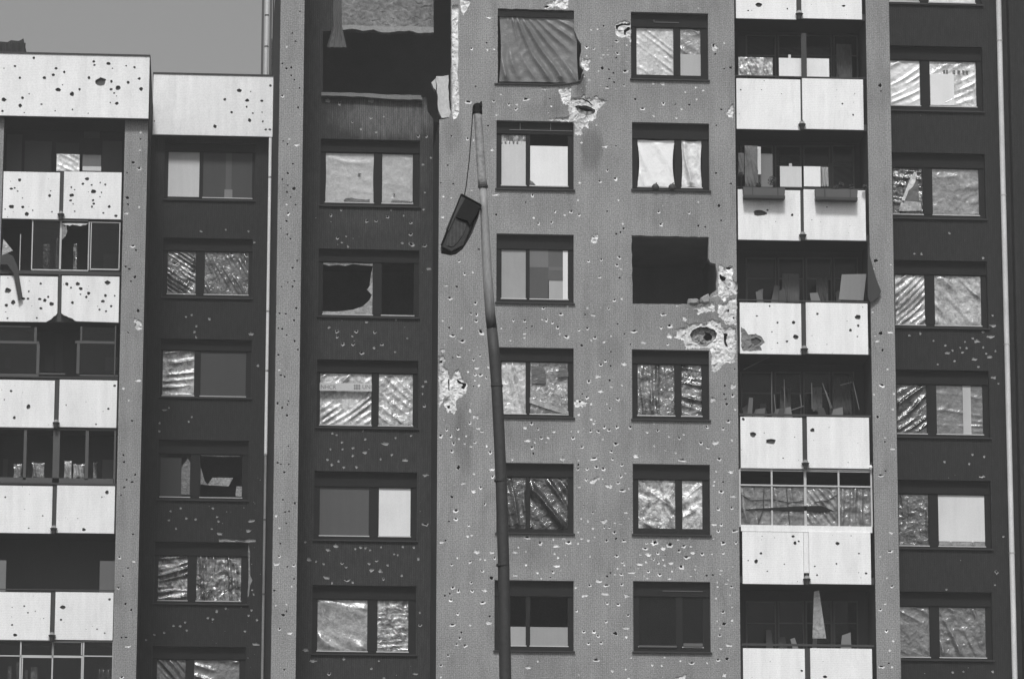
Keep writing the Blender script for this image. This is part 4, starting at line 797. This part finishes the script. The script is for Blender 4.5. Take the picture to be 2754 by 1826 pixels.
mb.quad((XLb, YL + 1.3, 0), (XLc, YL + 1.3, 0), (XLc, YL + 1.3, ZL), (XLb, YL + 1.3, ZL)); mb.build('loggia_wall', LOG, BL)
core(BL, XLa, XLd - .1, YL + 1.6, YL + 12, ZL)
for i, row in enumerate(LP):
    balcony(BL, YL, row, XLb + .01, XLc - .01, lspots[i], 'nodrain' if i == 1 else i,
            rail={3: (8, 4), 4: (8, 2.5), 2: (9, 3), 1: (14, 9)}.get(i),
            missing=([(124, 866), (140, 856), (150, 848), (154, 842)], [(165, 842), (172, 848), (190, 855), (206, 864)]) if i == 1 else None)
# roof bands
YLb, YWb = YL - .25, YW1 - .35
lb = spots(0, 0, '102,452,7 230,397,8 577,392,15,1.3 637,420,9 643,445,7 738,435,13 723,447,6 858,450,5 915,460,7 382,467,8 437,492,9 363,512,9 135,532,9 302,532,10 285,548,6 605,530,9 685,557,26,1.2 758,557,10 872,562,9 947,537,8 993,540,15 960,608,10 803,600,13 395,613,15,1.25 490,642,17 541,610,9 755,610,8 425,580,4 153,668,10 198,640,5 27,680,12 138,720,11 17,757,8 283,711,6 795,705,11 803,732,9 777,635,5 793,655,4 493,747,6 765,467,4 600,773,4 375,755,4 27,467,4 165,768,4 750,700,4')
def band(par, Y, x0, x1, ymid, t0, b0, cr, depth, notches):
    X0, X1 = Xof(x0, Y, ymid), Xof(x1, Y, ymid); zt, zb = Zof(t0, Y, (x0 + x1) / 2), Zof(b0, Y, (x0 + x1) / 2)
    mpp = Y / F0
    o = [(X0, zb)]
    for nx, nw in [q for q in notches if q[2:] == ('b',)] if 0 else []: pass
    o += [(X1, zb), (X1, zt), (X0, zt)]
    wall('roof_band', Y, o, [], cr, [], [WHITE, SCAR, HOLE], par, thick=.06)
    mb = MB(); mb.box(X0 + .005, X1, Y + .07, Y + depth, zb + .01, zt - .01); mb.build('roof_edge', CLAD2, par)
    mb = MB(); mb.box(X0 - .02, X1 + .02, Y - .03, Y + depth, zt, zt + .035); mb.build('flashing', DPOST, par)
band(BL, YLb, -60, 401, 230, 147, 314.5, lb, 6.0, [])
w1b = spots(0, 0, '1627,618,11 1530,677,10 1680,685,10 1698,703,7 1678,728,7 1575,766,8 1698,820,10 1462,862,11 1668,540,14 1705,625,4 1720,772,6 1050,825,5') + spots(700, 0, '70,585,8 73,607,7 10,688,9 90,743,8 12,765,5 17,828,7 37,883,7 65,883,8')
band(BW1, YWb, 411.5, 737.5, 290, 202, 365, w1b, 6.0, [])
# ragged vent housing on the roof
mb = MB(); Yv = YL + 3
mb.prism([P(x, y, Yv) for x, y in ((-40, 170), (71, 170), (71, 139), (63, 104), (57, 108), (50, 111), (30, 109), (20, 114), (-40, 109))], Yv, Yv + 1.2)
v = mb.build('roof_vent', CLAD, None, label='dark ribbed vent housing with a torn top edge on the left roof', category='vent')
mb = MB()
for x in range(-38, 68, 8): pbox(mb, x, 116, x + 2.5, 140, Yv - .03, .03)
mb.build('rib', CLAD2, v, kind='stuff')

# contents of the left loggias
YLB = YL + 1.28
def lw(rows, Y=YLB):
    for x0, y0, x1, y1, a in rows: bitem(BL, 'door_board', x0, y0, x1, y1, a, Y)
lw([(18, 362, 59, 462, .11), (66, 380, 139, 462, .10), (150, 385, 212, 416, .07), (226, 344, 268, 372, .09), (275, 380, 328, 468, .085), ])
lw([(222, 417, 272, 448, .12), (222, 448, 272, 460, .55)], YL + .5)
sheet('plastic_sheet', prect(152, 415, 214, 461, YL + .5), YL + .5, plastic(.8, .25, seed=3), BL, 60, 8, .015, .02, 41, n=26)
lw([(150, 900, 170, 1000, .05), (14, 960, 28, 992, .09), (120, 955, 145, 1000, .05), (283, 960, 318, 996, .09)])
lw([(8, 1234, 20, 1286, .08), (84, 1238, 112, 1286, .05), (275, 1236, 308, 1290, .10)])
for x0, x1, lv in ((36, 59, .14), (86, 120, .16), (172, 193, .42), (196, 228, .30), (250, 261, .12)):
    sheet('plastic_sheet', prect(x0, R.uniform(1236, 1250), x1, 1286, YL + .3), YL + .35, plastic(lv, .6, seed=int(x0)), BL, 10, 6, .03, .01, x0, n=16, pull=.06)
bitem(BL, 'curtain_board', 268, 1508, 309, 1592, .11, YL + .2); bitem(BL, 'curtain_board', -12, 1506, 16, 1590, .16, YL + .2)
lw([(262, 780 - 50, 318, 742, .05)])
bitem(BL, 'door_board', 278, 684, 320, 726, .09, YLB)

def glazing(name, bars, Y, mats=ALU):
    first = None
    for x0, y0, x1, y1 in bars:
        mb = MB(); pbox(mb, x0, y0, x1, y1, Y, .04)
        o = mb.build(name if first is None else 'bar', mats, BL if first is None else first)
        first = first or o
    return first
Yg = YL + .03
g2 = glazing('balcony_glazing', [(85, 592, 88, 726), (160, 594, 165, 742), (237, 596, 240, 727), (243, 598, 245.5, 727), (320, 598, 322.5, 727), (85, 592, 237, 594), (85, 725, 237, 728), (243, 597.5, 322, 599.5), (243, 723, 320, 726.5), (53, 630, 55, 728)], Yg)
for x0, x1 in ((88, 160), (245.5, 320)):
    mb = MB(); pbox(mb, x0, 596, x1, 725, Yg + .015, .004); mb.build('glass_pane', glass(), g2)
mb = MB(); pts = [(166, 600), (237, 601)] + [(237 - k * 7.1, 604 + R.uniform(0, 7)) for k in range(1, 10)]; mb.prism([P(x, y, Yg) for x, y in pts][::-1], Yg + .012, Yg + .02); mb.build('broken_pane', plastic(.6, .3, seed=1), g2)
mb = MB(); mb.prism([P(x, y, Yg) for x, y in ((166, 602), (178, 606), (181, 622), (176, 636), (166, 645))][::-1], Yg + .012, Yg + .02); mb.build('broken_pane', plastic(.15, .3, seed=2), g2)
for x0, x1, y0, lv in ((115, 133, 655, .10), (150, 164, 640, .20), (197, 207, 655, .11)):
    sheet('hanging_rag', prect(x0, y0, x1, 726, YL + .15), YL + .2, plastic(lv, .5, seed=x0), BL, 5, 12, .04, .02, x0, n=14)
D2 = M('dull_frame', .085, grain=.3)
g3 = glazing('balcony_glazing', [(-10, 917, 105, 924), (92, 880, 99, 918), (98, 924, 106, 1005), (202, 917, 308, 924), (216, 878, 221, 917), (206, 924, 214, 1005), (104, 1003, 175, 1007), (-10, 1005, 104, 1012), (214, 1008, 318, 1012), (0, 877, 82, 879), (308, 876, 311, 1012)], Yg, D2)
for x0, y0, x1, y1 in ((-8, 880, 92, 917), (-8, 925, 98, 1003), (221, 880, 308, 917), (215, 925, 308, 1005)):
    mb = MB(); pbox(mb, x0, y0, x1, y1, Yg + .015, .004); mb.build('glass_pane', glass(), g3)
g4 = glazing('balcony_glazing', [(63, 1152, 71, 1290), (142, 1152, 160, 1300), (229, 1152, 238, 1290), (306, 1152, 311, 1300), (-8, 1285, 306, 1298), (-8, 1151, 308, 1156)], Yg, D2)
g6 = glazing('balcony_glazing', [(53, 1724, 57, 1826), (138, 1724, 142, 1900), (221, 1724, 225, 1900), (301, 1724, 304, 1900), (-10, 1761, 55, 1764), (55, 1761, 140, 1768), (140, 1762, 222, 1768), (224, 1762, 302, 1765), (142, 1724, 145, 1760), (218, 1725, 221, 1760), (141, 1723.5, 222, 1727), (-10, 1722, 304, 1724), (57, 1768, 60, 1900), (217, 1768, 221, 1900)], Yg)
for x0, y0, x1, y1 in ((-8, 1726, 53, 1760), (57, 1726, 138, 1760), (145, 1728, 218, 1760), (225, 1726, 301, 1760), (-8, 1766, 53, 1900), (60, 1769, 138, 1900), (143, 1769, 217, 1900), (226, 1767, 300, 1900)):
    mb = MB(); pbox(mb, x0, y0, x1, y1, Yg + .015, .004); mb.build('glass_pane', glass(), g6)
for x0, x1, y0, lv in ((20, 30, 1790, .4), (82, 100, 1792, .5), (43, 55, 1780, .2), (262, 298, 1797, .12), (66, 74, 1800, .2)):
    sheet('hanging_rag', prect(x0, y0, x1, 1860, YL + .25), YL + .3, plastic(lv, .4, seed=x0), BL, 10, 8, .04, .03, x0, n=12)
# next balcony row below the frame keeps the block closed
mb = MB(); mb.prism([P(x, y, Yg) for x, y in ((5, 690), (9, 645), (14, 650), (35, 676), (24, 680), (14, 688))][::-1], YL - .04, YL - .03)
mb.build('torn_sheet', plastic(.45, .5, seed=3), None, label='small torn corner of pale plastic at the left edge, under the top-left balcony', category='plastic sheet')
mb = MB()
mb.prism([P(x, y, YL - .12) for x, y in ((0, 690), (20, 682), (36, 690), (48, 720), (61, 800), (50, 809), (36, 735), (20, 712), (2, 712))][::-1], YL - .16, YL - .12)
mb.build('bent_panel', M('bent_panel', .05, grain=.3, ribs=.2), None, label='dark bent strip of sheet metal dangling over the second white balcony at the left edge', category='metal strip')

# ------------------------------------------------------------------ set-back dark block
W1 = [
    ((442, 385, 686, 540), 409, 531, [(451, 538), (545, 680)], [('bd', .60), [(('bd', .05), 0, 0, 1, 1), (('bd', .085), .46, 0, .58, 1), (('bd', .2), .44, .82, .60, 1)]], None, (False, True)),
    ((437, 641, 678, 803), 676, 791, [(449, 528), (549, 670)], [('pl', .40, .85, 55, 9, .04, .016, 0), ('pl', .20, .6, 28, 9, .022, .010, 0)]),
    ((430, 912, 676, 1071), 943, 1064, [(436, 524), (538, 663)], [('pl', .62, .6, 95, 4, .035, .014, 0), [(('bd', .055), 0, 0, 1, 1)]]),
    ((424, 1183, 668, 1346), 1221, 1336, [(430, 513), (537, 653)], [[(('poly', [([(.7, .3), (.9, .1), (1, .2), (1, .95), (.6, .95)], .14, 0)]), 0, 0, 1, 1), (('bd', .035), 0, .1, .7, 1)], ('poly', [([(.02, .3), (.12, .62), (.2, .72), (.02, .7)], .16, 0), ([(.18, .72), (.3, .54), (.78, .54), (.68, .74)], .38, .02), ([(.86, .74), (1, .74), (1, .97), (.84, .97)], .40, .02), ([(0, 0), (.5, 0), (.9, 0), (.95, .04), (.5, .05), (0, .03)], .4, .0)])]),
    ((415, 1457, 667, 1625), 1494, 1614, [(424, 506), (527, 650)], [('pl', .45, .8, 100, 5, .05, .025, 0), ('pl', .42, .85, 5, 6, .04, .035, 0)]),
    ((408, 1738, 660, 1905), 1772, 1895, [(420, 500), (520, 645)], [('pl', .22, .4, 40, 4, .03, .015, 0), ('pl', .22, .35, 80, 4, .03, .012, 0)]),
]
w1_cr = (T(0, 600, '1537,47c 1367,57c 1690,57c 1303,625c 1265,638c 1335,700c 1425,652c 1323,740c 1333,775c 1705,755C 1250,775c 1120,1270C 1150,1255c 1305,1318c 1283,1350c 1087,1360c 1085,1415c 1755,970c 1730,133c')
    + T(0, 1206, '1230,405c 1160,425c 1447,405c 1330,480c 1150,487c 1198,545c 1477,465c 1487,495c 1265,475c 1495,578C 1690,560C 1710,490C 1440,545c 1475,1105c 1415,1150c 1447,1158c 1260,1180c 1227,1205c 1180,1205c 1117,1250c 1050,1265c 1060,1283c 993,1300c 1270,1235c 1667,1240c 1747,1163c 1535,1085c 1690,1135c 1710,1100c 1740,1330C 1715,960c 1725,990c'))
XW = Xof(742, YW1) + .6
wsp = [(zp(0, 1206, YW1, [(1487, 612), (1530, 612), (1600, 616), (1660, 622), (1700, 610), (1740, 618), (1738, 634), (1690, 640), (1640, 632), (1560, 634), (1490, 634)], .12, .010), .02, []),
       (zp(0, 1206, YW1, [(1690, 650), (1700, 700), (1698, 760), (1702, 860), (1718, 895), (1700, 930), (1692, 1000), (1684, 1010), (1688, 900), (1690, 760), (1686, 700)], .12, .008), .02, [])]
wall('wall', YW1, [(XLd - .2, 0), (XW, 0), (XW, Zof(300, YW1)), (XLd - .2, Zof(300, YW1))], [wopen(q[0], YW1) for q in W1], w1_cr, wsp, [CLAD2, PLAS2, PIT], BW1, chips=80, chip_zone=(560, 1180, 722, 1826))
for q in W1: window(BW1, YW1, *q)
core(BW1, XLd, XW, YW1 + 4, YW1 + 12, Zof(205, YW1))
# drainpipes beside the centre block
xq = Xof(719, YW1 - .3); Yq = YW1 - .35
mb = MB(); zt = Zof(372, Yq, 731); zm = Zof(1225, Yq, 718); mb.tube([(xq, Yq, zm), (xq, Yq, zt)], [.045, .045], 12)
dp = mb.build('drainpipe', WHITE, None, label='thin bright white drainpipe in the corner left of the tall grey block', category='pipe')
mb = MB(); mb.tube([(xq, Yq, 0), (xq, Yq, zm)], [.036, .036], 12); mb.build('rusted_length', M('rusted_pipe', .26, rough=.6, grain=.4, blotch=.6, streak=.3), dp, label='rusted lower length')
for yy in (480, 840, 1000, 1225, 1400, 1600):
    z = Zof(yy, Yq, 718); mb = MB(); mb.tube([(xq, Yq, z), (xq, Yq, z + .05)], [.045, .045], 12); mb.build('pipe_collar', D2, dp)
Yu = YW1 + 3.0; xu = Xof(717, Yu, 100); z0, z1 = Zof(206, Yu, 717), Zof(-300, Yu, 717)
mb = MB(); mb.tube([(xu, Yu, z0 - 2), (xu, Yu, z1)], [.055, .055], 14)
fl = mb.build('flue', M('flue_metal', .55, rough=.4, grain=.1, blotch=.3), None, label='vertical metal flue rising above the right end of the smaller white roof band', category='flue')
for dx in (-.12, .12):
    mb = MB(); mb.box(xu + dx - .035, xu + dx + .035, Yu + .04, Yu + .12, z0 - 2, z1); mb.build('side_rail', D2, fl)
for yy in (44, 128):
    z = Zof(yy, Yu, 717); mb = MB(); mb.tube([(xu, Yu, z), (xu, Yu, z + .04)], [.065, .065], 12); mb.build('pipe_collar', D2, fl)
mb = MB(); mb.box(Xof(737, Yu, 50), XC0 - .0005, Yu + .3, Yu + 1, z0 - 3, z1); mb.build('flue_wall', CLAD, BC)
mb = MB(); mb.box(Xof(730, Yu, 50), Xof(737, Yu, 50), Yu + .31, Yu + 1, z0 - 3, Zof(97, Yu, 733)); mb.build('flue_plinth', GREY, BC)

# ------------------------------------------------------------------ printed strip on the relief-agency plastic
def lettering(txt, x0, y0, x1, y1, Y, mat, par):
    cu = bpy.data.curves.new('lettering', 'FONT'); cu.body = txt; cu.extrude = 0.0
    o = bpy.data.objects.new('tmp', cu); col.objects.link(o); dg = bpy.context.evaluated_depsgraph_get()
    me = bpy.data.meshes.new_from_object(o.evaluated_get(dg)); bpy.data.objects.remove(o)
    xs = [v.co.x for v in me.vertices]; ys = [v.co.y for v in me.vertices]; r = prect(x0, y0, x1, y1, Y)
    for v in me.vertices:
        u = (v.co.x - min(xs)) / (max(xs) - min(xs)); t = (v.co.y - min(ys)) / (max(ys) - min(ys))
        v.co = (r[0] * 0 + (r[1] - r[0]) * u, 0, (r[3] - r[2]) * t)
    me.materials.clear(); me.materials.append(mat)
    ob = bpy.data.objects.new('lettering', me); col.objects.link(ob); adopt(ob, par, (r[0], Y, r[2])); return ob
Yt = YW2 + .045
mb = MB(); pbox(mb, 860, 1030, 1000, 1051, Yt, .004)
tp = mb.build('printed_strip', M('printed_strip', .56, rough=.5, grain=.15, blotch=.2, bump=.2), None, label='pale printed strip with the letters NHCR stuck across a plastic-covered window', category='printed tape')
INK = M('ink', .16, grain=.1, blotch=0, bump=0)
lettering('NHCR', 863, 1035, 904, 1046, Yt - .002, INK, tp); lettering('UNI', 975, 1035, 999, 1046, Yt - .002, INK, tp)
mb = MB()
for k in range(4):
    pbox(mb, 953 + k * 4.2, 1034, 955 + k * 4.2, 1048, Yt - .001, .001)
pbox(mb, 951, 1036, 970, 1037.5, Yt - .0012, .001); pbox(mb, 951, 1044, 970, 1045.5, Yt - .0012, .001)
mb.build('lettering', INK, tp)

# ------------------------------------------------------------------ loose things on the facades
def planter(x0, x1, y0, y1, lab, plants):
    Y = YC - .28; X0, X1 = Xof(x0, Y, y0), Xof(x1, Y, y0); zt, zb = Zof(y0, Y, (x0 + x1) / 2), Zof(y1, Y, (x0 + x1) / 2)
    e = empty('flower_box', ((X0 + X1) / 2, Y, zb), label=lab, category='flower box', group='flower boxes on one balcony rail')
    mb = MB(); mb.prism([(X0 + .02, zb + .05), (X1 - .02, zb + .05), (X1, zt), (X0, zt)], Y, Y + .2); mb.build('trough', board(.085), e)
    mb = MB(); mb.box(X0 + .01, X1 - .01, Y - .02, Y + .22, zb - .02, zb + .05); mb.build('tray', DPOST, e)
    for f in (.22, .82):
        mb = MB(); xx = X0 + (X1 - X0) * f; mb.box(xx - .012, xx + .012, Y - .012, Y - .002, zb, zt + .01); mb.build('hook', DPOST, e)
    mb = MB()
    for cx, cy, rr in plants:
        c = P(cx, cy, Y + .1)
        for k in range(90):
            v = Vector((R.gauss(0, 1), R.gauss(0, 1), R.gauss(0, 1))).normalized() * R.random() ** .5 * rr * .0091
            q = Vector((c[0], Y + .1, c[1])) + v; a = Vector((R.uniform(-1, 1), R.uniform(-1, 1), R.uniform(-1, 1))).normalized() * .035; b = a.orthogonal().normalized() * .018
            mb.quad(tuple(q - a), tuple(q + b), tuple(q + a), tuple(q - b))
    mb.build('foliage', M('leaf', .05, grain=.3), e, kind='stuff')
planter(1999, 2112, 505, 531, 'grey flower box on the left half of the balcony rail with a dry dark plant', [(2078, 487, 14), (2040, 498, 8), (1992, 470, 8)])
planter(2193, 2307, 509, 536, 'grey flower box on the right half of the balcony rail with low sprawling stems', [(2248, 508, 13), (2262, 498, 10), (2290, 503, 8), (2325, 503, 7)])
for cx, lab in ((1763, 'dark round pot on the window sill near the middle of the left pane'), (1808, 'dark rounded pot on the window sill beside the mullion')):
    e = empty('sill_pot', (Xof(cx, YC - .02, 510), YC - .02, Zof(513, YC - .02, cx)), label=lab, category='pot', group='dark pots on one window sill')
    c = e.location; mb = MB(); mb.smooth = True
    mb.tube([(c.x, c.y, c.z), (c.x, c.y, c.z + .05), (c.x, c.y, c.z + .11), (c.x + .01, c.y, c.z + .16), (c.x + .01, c.y, c.z + .18)], [.075, .10, .095, .06, .02], 12); mb.build('pot_body', DPOST, e)
    mb = MB(); mb.tube([(c.x + .01, c.y, c.z + .17), (c.x + .03, c.y, c.z + .21)], [.02, .012], 6); mb.build('stub', FRAME, e)
# cloth and board in the upper right loggias
sheet('hanging_laundry', prect(2003, 392, 2039, 502, YC + .25), YC + .25, M('laundry_grey', .14, grain=.3, blotch=.5, ribs=.1), None, 12, 12, .05, .02, 51, n=24, label='crumpled dark garments hanging in the left of the loggia with flower boxes', category='laundry')
sheet('hanging_laundry', prect(2037, 396, 2046, 470, YC + .25), YC + .22, M('laundry_white', .6, grain=.2, blotch=.2), None, 4, 12, .02, .01, 52, n=10, label='narrow white towel hanging beside dark garments in the loggia', category='towel')
sheet('hanging_laundry', prect(1986, 412, 2001, 470, YC + .25), YC + .25, M('laundry_mid', .12, grain=.3, blotch=.4), None, 15, 12, .03, .02, 53, n=12, label='short grey cloth at the left wall of the flower-box loggia', category='laundry')
for q, lab in (((2209, 450, 2228, 502), 'pale striped cloth hanging right of the white square in the flower-box loggia'),):
    sheet('hanging_laundry', prect(*q, YC + .6), YC + .6, M('laundry_stripe', .38, grain=.2, blotch=.5, ribs=.25), None, 5, 14, .03, .01, 54, n=16, label=lab, category='laundry')
mb = MB(); mb.prism([P(x, y, YC + .25) for x, y in ((2256, 806), (2322, 808), (2330, 737), (2264, 738))], YC + .25, YC + .28)
mb.build('leaning_board', board(.22), None, label='plain grey board leaning behind the rail at the right of the third loggia', category='board')
mb = MB(); mb.prism([P(x, y, YC - .1) for x, y in ((2334, 640), (2340, 690), (2355, 745), (2370, 784), (2362, 800), (2342, 815), (2334, 800))][::-1], YC - .10, YC - .07)
mb.build('torn_awning', M('torn_awning', .045, grain=.2, ribs=.12), None, label='dark torn canvas flap sticking out from the third loggia over the pale pier', category='canvas')
mb = MB(); mb.prism([P(x, y, YC + .35) for x, y in ((2189, 1590), (2203, 1587), (2222, 1716), (2185, 1716))][::-1], YC + .35, YC + .37)
mb.build('plastic_strip', plastic(.32, .35, seed=2), None, label='twisted pale plastic strip hanging in the dark bottom-right loggia', category='plastic sheet')
# torn blind at the top of the bay
mb = MB(); mb.smooth = True; Yc = YW2 - .42
cols_ = 14; rws = 16
for j in range(rws + 1):
    yy = -60 + (128 + 60) * j / rws; f = max(0, (yy - 60) / 68.0); l = 899 - 14 * f if yy > 60 else 899 ; r_ = 917 + 15 * f if yy > 60 else 917
    l = {True: 899 - 20 * f, False: 896}[yy > 60]; r_ = {True: 918 + 14 * f, False: 918}[yy > 60]
    for i in range(cols_ + 1):
        x, z = P(l + (r_ - l) * i / cols_, yy, Yc); mb.v.append((x, Yc - .03 * math.sin(i * 1.6 + .1 * j), z))
for j in range(rws):
    for i in range(cols_):
        a = j * (cols_ + 1) + i; mb.f.append((a, a + cols_ + 1, a + cols_ + 2, a + 1)); mb.m.append(0)
mb.build('hanging_blind', M('hanging_blind', .10, grain=.3, ribs=.2, blotch=.3), None, label='torn corrugated blind flaring out at its foot beside the blown-out top storey hole', category='blind')
# masonry lumps in the breached window
for pts, lab in ((((1140, 516), (1200, 514), (1215, 524), (1210, 550), (1170, 556), (1138, 550)), 'flat masonry lump at the left in the breached dark window'),
                 (((1222, 512), (1245, 495), (1278, 480), (1292, 515), (1290, 545), (1240, 556), (1222, 540)), 'tilted pointed masonry lump at the corner of the breached dark window')):
    mb = MB(); o = [P(1400 + x / 2.529, 600 + y / 2.529, YC + .02) for x, y in pts][::-1]
    n = len(o); cx = sum(p[0] for p in o) / n; cz = sum(p[1] for p in o) / n
    i0 = 0; mb.v = [(x, YC + .02, z) for x, z in o] + [(cx + (x - cx) * .62, YC - .06, cz + (z - cz) * .62) for x, z in o] + [(x, YC + .25, z) for x, z in o]
    for k in range(n):
        mb.f += [(k, (k + 1) % n, n + (k + 1) % n, n + k), (2 * n + k, 2 * n + (k + 1) % n, (k + 1) % n, k)]; mb.m += [0, 0]
    mb.f.append(tuple(range(n, 2 * n))[::-1]); mb.m.append(0)
    mb.build('masonry_lump', CONC, None, label=lab, category='rubble', group='rubble in the breached window')

# ------------------------------------------------------------------ the wrecked street lamp
YS = 38.0; LX = lambda x, y: (P(x, y, YS)[0], YS, P(x, y, YS)[1])
mpx = YS / F0
cl = [(1283, 303, 11), (1286, 320, 11), (1291, 400, 12), (1296, 480, 12.5), (1299, 505, 13)]
cl2 = [(1299, 505, 10.5), (1302, 560, 11), (1306, 640, 12.2), (1311, 740, 13.2), (1318, 840, 14), (1323, 885, 14.5)]
cl3 = [(1323, 885, 15), (1330, 960, 15.5), (1336, 1040, 15.5), (1343, 1180, 15.5), (1348, 1300, 15.7), (1354, 1500, 16), (1359, 1826, 16.5)]
foot = LX(1359, 1826)
st = empty('street_lamp', (foot[0] + .06, YS, 0), label='tall wrecked street lamp with its head hanging from a cable', category='street lamp')
def pole(cl, mat, name, extra=None):
    mb = MB(); mb.smooth = True; pts = [LX(x, y) for x, y, r in cl]; rs = [r * mpx for x, y, r in cl]
    if extra: pts += [extra]; rs += [rs[-1] * 1.15]
    mb.tube(pts, rs, 18); return mb.build(name, mat, st)
POLE = M('pole_concrete', .27, rough=.6, grain=.8, blotch=.3, streak=.3, bump=.6)
POLED = M('pole_dark', .045, rough=.6, grain=.3, blotch=.3, streak=.3, bump=.5)
# middle length: colour runs from pale above to dark below
m, t, b = nodes('pole_graded'); g = t.nodes.new('ShaderNodeNewGeometry'); sp_ = t.nodes.new('ShaderNodeSeparateXYZ'); t.links.new(g.outputs['Position'], sp_.inputs[0])
rp = t.nodes.new('ShaderNodeMapRange'); rp.inputs[1].default_value = LX(1318, 890)[2]; rp.inputs[2].default_value = LX(1306, 740)[2]; rp.inputs[3].default_value = .05; rp.inputs[4].default_value = .26
nz = math_(t, 'MULTIPLY_ADD', noise_(t, 8, 5, .7, (4, 4, .6)), .6); nz.node.inputs[2].default_value = -.3
t.links.new(math_(t, 'ADD', sp_.outputs[2], nz), rp.inputs[0])
vv = math_(t, 'MULTIPLY', rp.outputs[0], math_(t, 'ADD', noise_(t, 60, 4, .7, (1, 1, .3)), .5))
cc = t.nodes.new('ShaderNodeCombineColor'); [t.links.new(vv, cc.inputs[i]) for i in range(3)]; t.links.new(cc.outputs[0], b.inputs['Base Color']); b.inputs['Roughness'].default_value = .6
pole(cl, POLE, 'pole'); pole(cl2, m, 'pole'); pole(cl3, POLED, 'pole', (foot[0] + .06, YS, 0))
for x, y, r in ((1299, 505, 14), (1336, 1040, 17), (1346, 1250 + 45, 17.5), (1352, 1522, 18)):
    mb = MB(); a = LX(x, y); mb.tube([a, (a[0], a[1], a[2] + .02)], [r * mpx] * 2, 18); mb.build('collar', POLED, st)
mb = MB(); mb.tube([LX(1284, 306), LX(1284, 284)], [14 * mpx, 12.5 * mpx], 12)
mb.prism([P(x, y, YS) for x, y in ((1271, 289), (1275, 282), (1283, 279), (1289, 280), (1293, 275), (1296, 276), (1297, 290))][::-1], YS - .03, YS + .03)
mb.build('pole_cap', FRAME, st)
mb = MB(); mb.tube([LX(1272, 292), LX(1269, 340), LX(1262, 430), (LX(1254, 500)), LX(1248, 530)], [1.6 * mpx] * 5, 6); mb.build('cable', FRAME, st)
# hanging head: shallow housing with a lighter bowl
HP = [(1240, 527), (1293, 556), (1288, 580), (1272, 620), (1260, 642), (1246, 664), (1228, 678), (1213, 681), (1188, 676), (1186, 664), (1196, 636), (1216, 590), (1230, 552)]
mb = MB(); mb.prism([P(x, y, YS) for x, y in HP][::-1], YS - .05, YS + .09)
hd = mb.build('lamp_head', M('lamp_housing', .030, rough=.5, grain=.2), st)
bm_ = [(1225, 592), (1254, 606), (1246, 632), (1230, 655), (1216, 668), (1200, 664), (1203, 645), (1214, 618)]
mb = MB(); mb.prism([P(x, y, YS) for x, y in bm_][::-1], YS - .056, YS - .05); mb.build('diffuser', M('dusty_diffuser', .05, rough=.3, grain=.6, blotch=.3, ribs=.2), hd)
mb = MB()
for a, b_ in (((1240, 527), (1186, 664)), ((1293, 556), (1246, 664)), ((1240, 527), (1293, 556)), ((1186, 668), (1213, 681)), ((1213, 681), (1246, 664))):
    mb.tube([(P(*a, YS)[0], YS - .055, P(*a, YS)[1]), (P(*b_, YS)[0], YS - .055, P(*b_, YS)[1])], [2.6 * mpx] * 2, 6)
mb.build('rim', FRAME, hd)
mb = MB(); mb.prism([P(x, y, YS) for x, y in ((1237, 532), (1250, 538), (1222, 590), (1206, 625), (1198, 622), (1212, 588))][::-1], YS - .06, YS - .05); mb.build('hinge_strip', M('hinge_strip', .06, grain=.3), hd)
mb = MB(); mb.prism([P(x, y, YS) for x, y in ((1250, 539), (1287, 558), (1282, 580), (1262, 612), (1256, 600), (1226, 590))][::-1], YS - .08, YS - .05); mb.build('gear_cover', FRAME, hd)


# ------------------------------------------------------------------ scattering volume added before the facades to lift the blacks
mb = MB(); mb.box(-401, 401, -101, 401, -1, 46)
hz = mb.build('black_lift_haze', FRAME, None, kind='stuff'); hz.data.materials.clear()
m = bpy.data.materials.new('black_lift_haze'); m.use_nodes = True; t = m.node_tree; t.nodes.clear()
ho = t.nodes.new('ShaderNodeOutputMaterial'); pv = t.nodes.new('ShaderNodeVolumePrincipled'); pv.inputs['Density'].default_value = BLACK_LIFT; pv.inputs['Color'].default_value = (.9, .9, .9, 1)
t.links.new(pv.outputs[0], ho.inputs['Volume']); hz.data.materials.append(m)
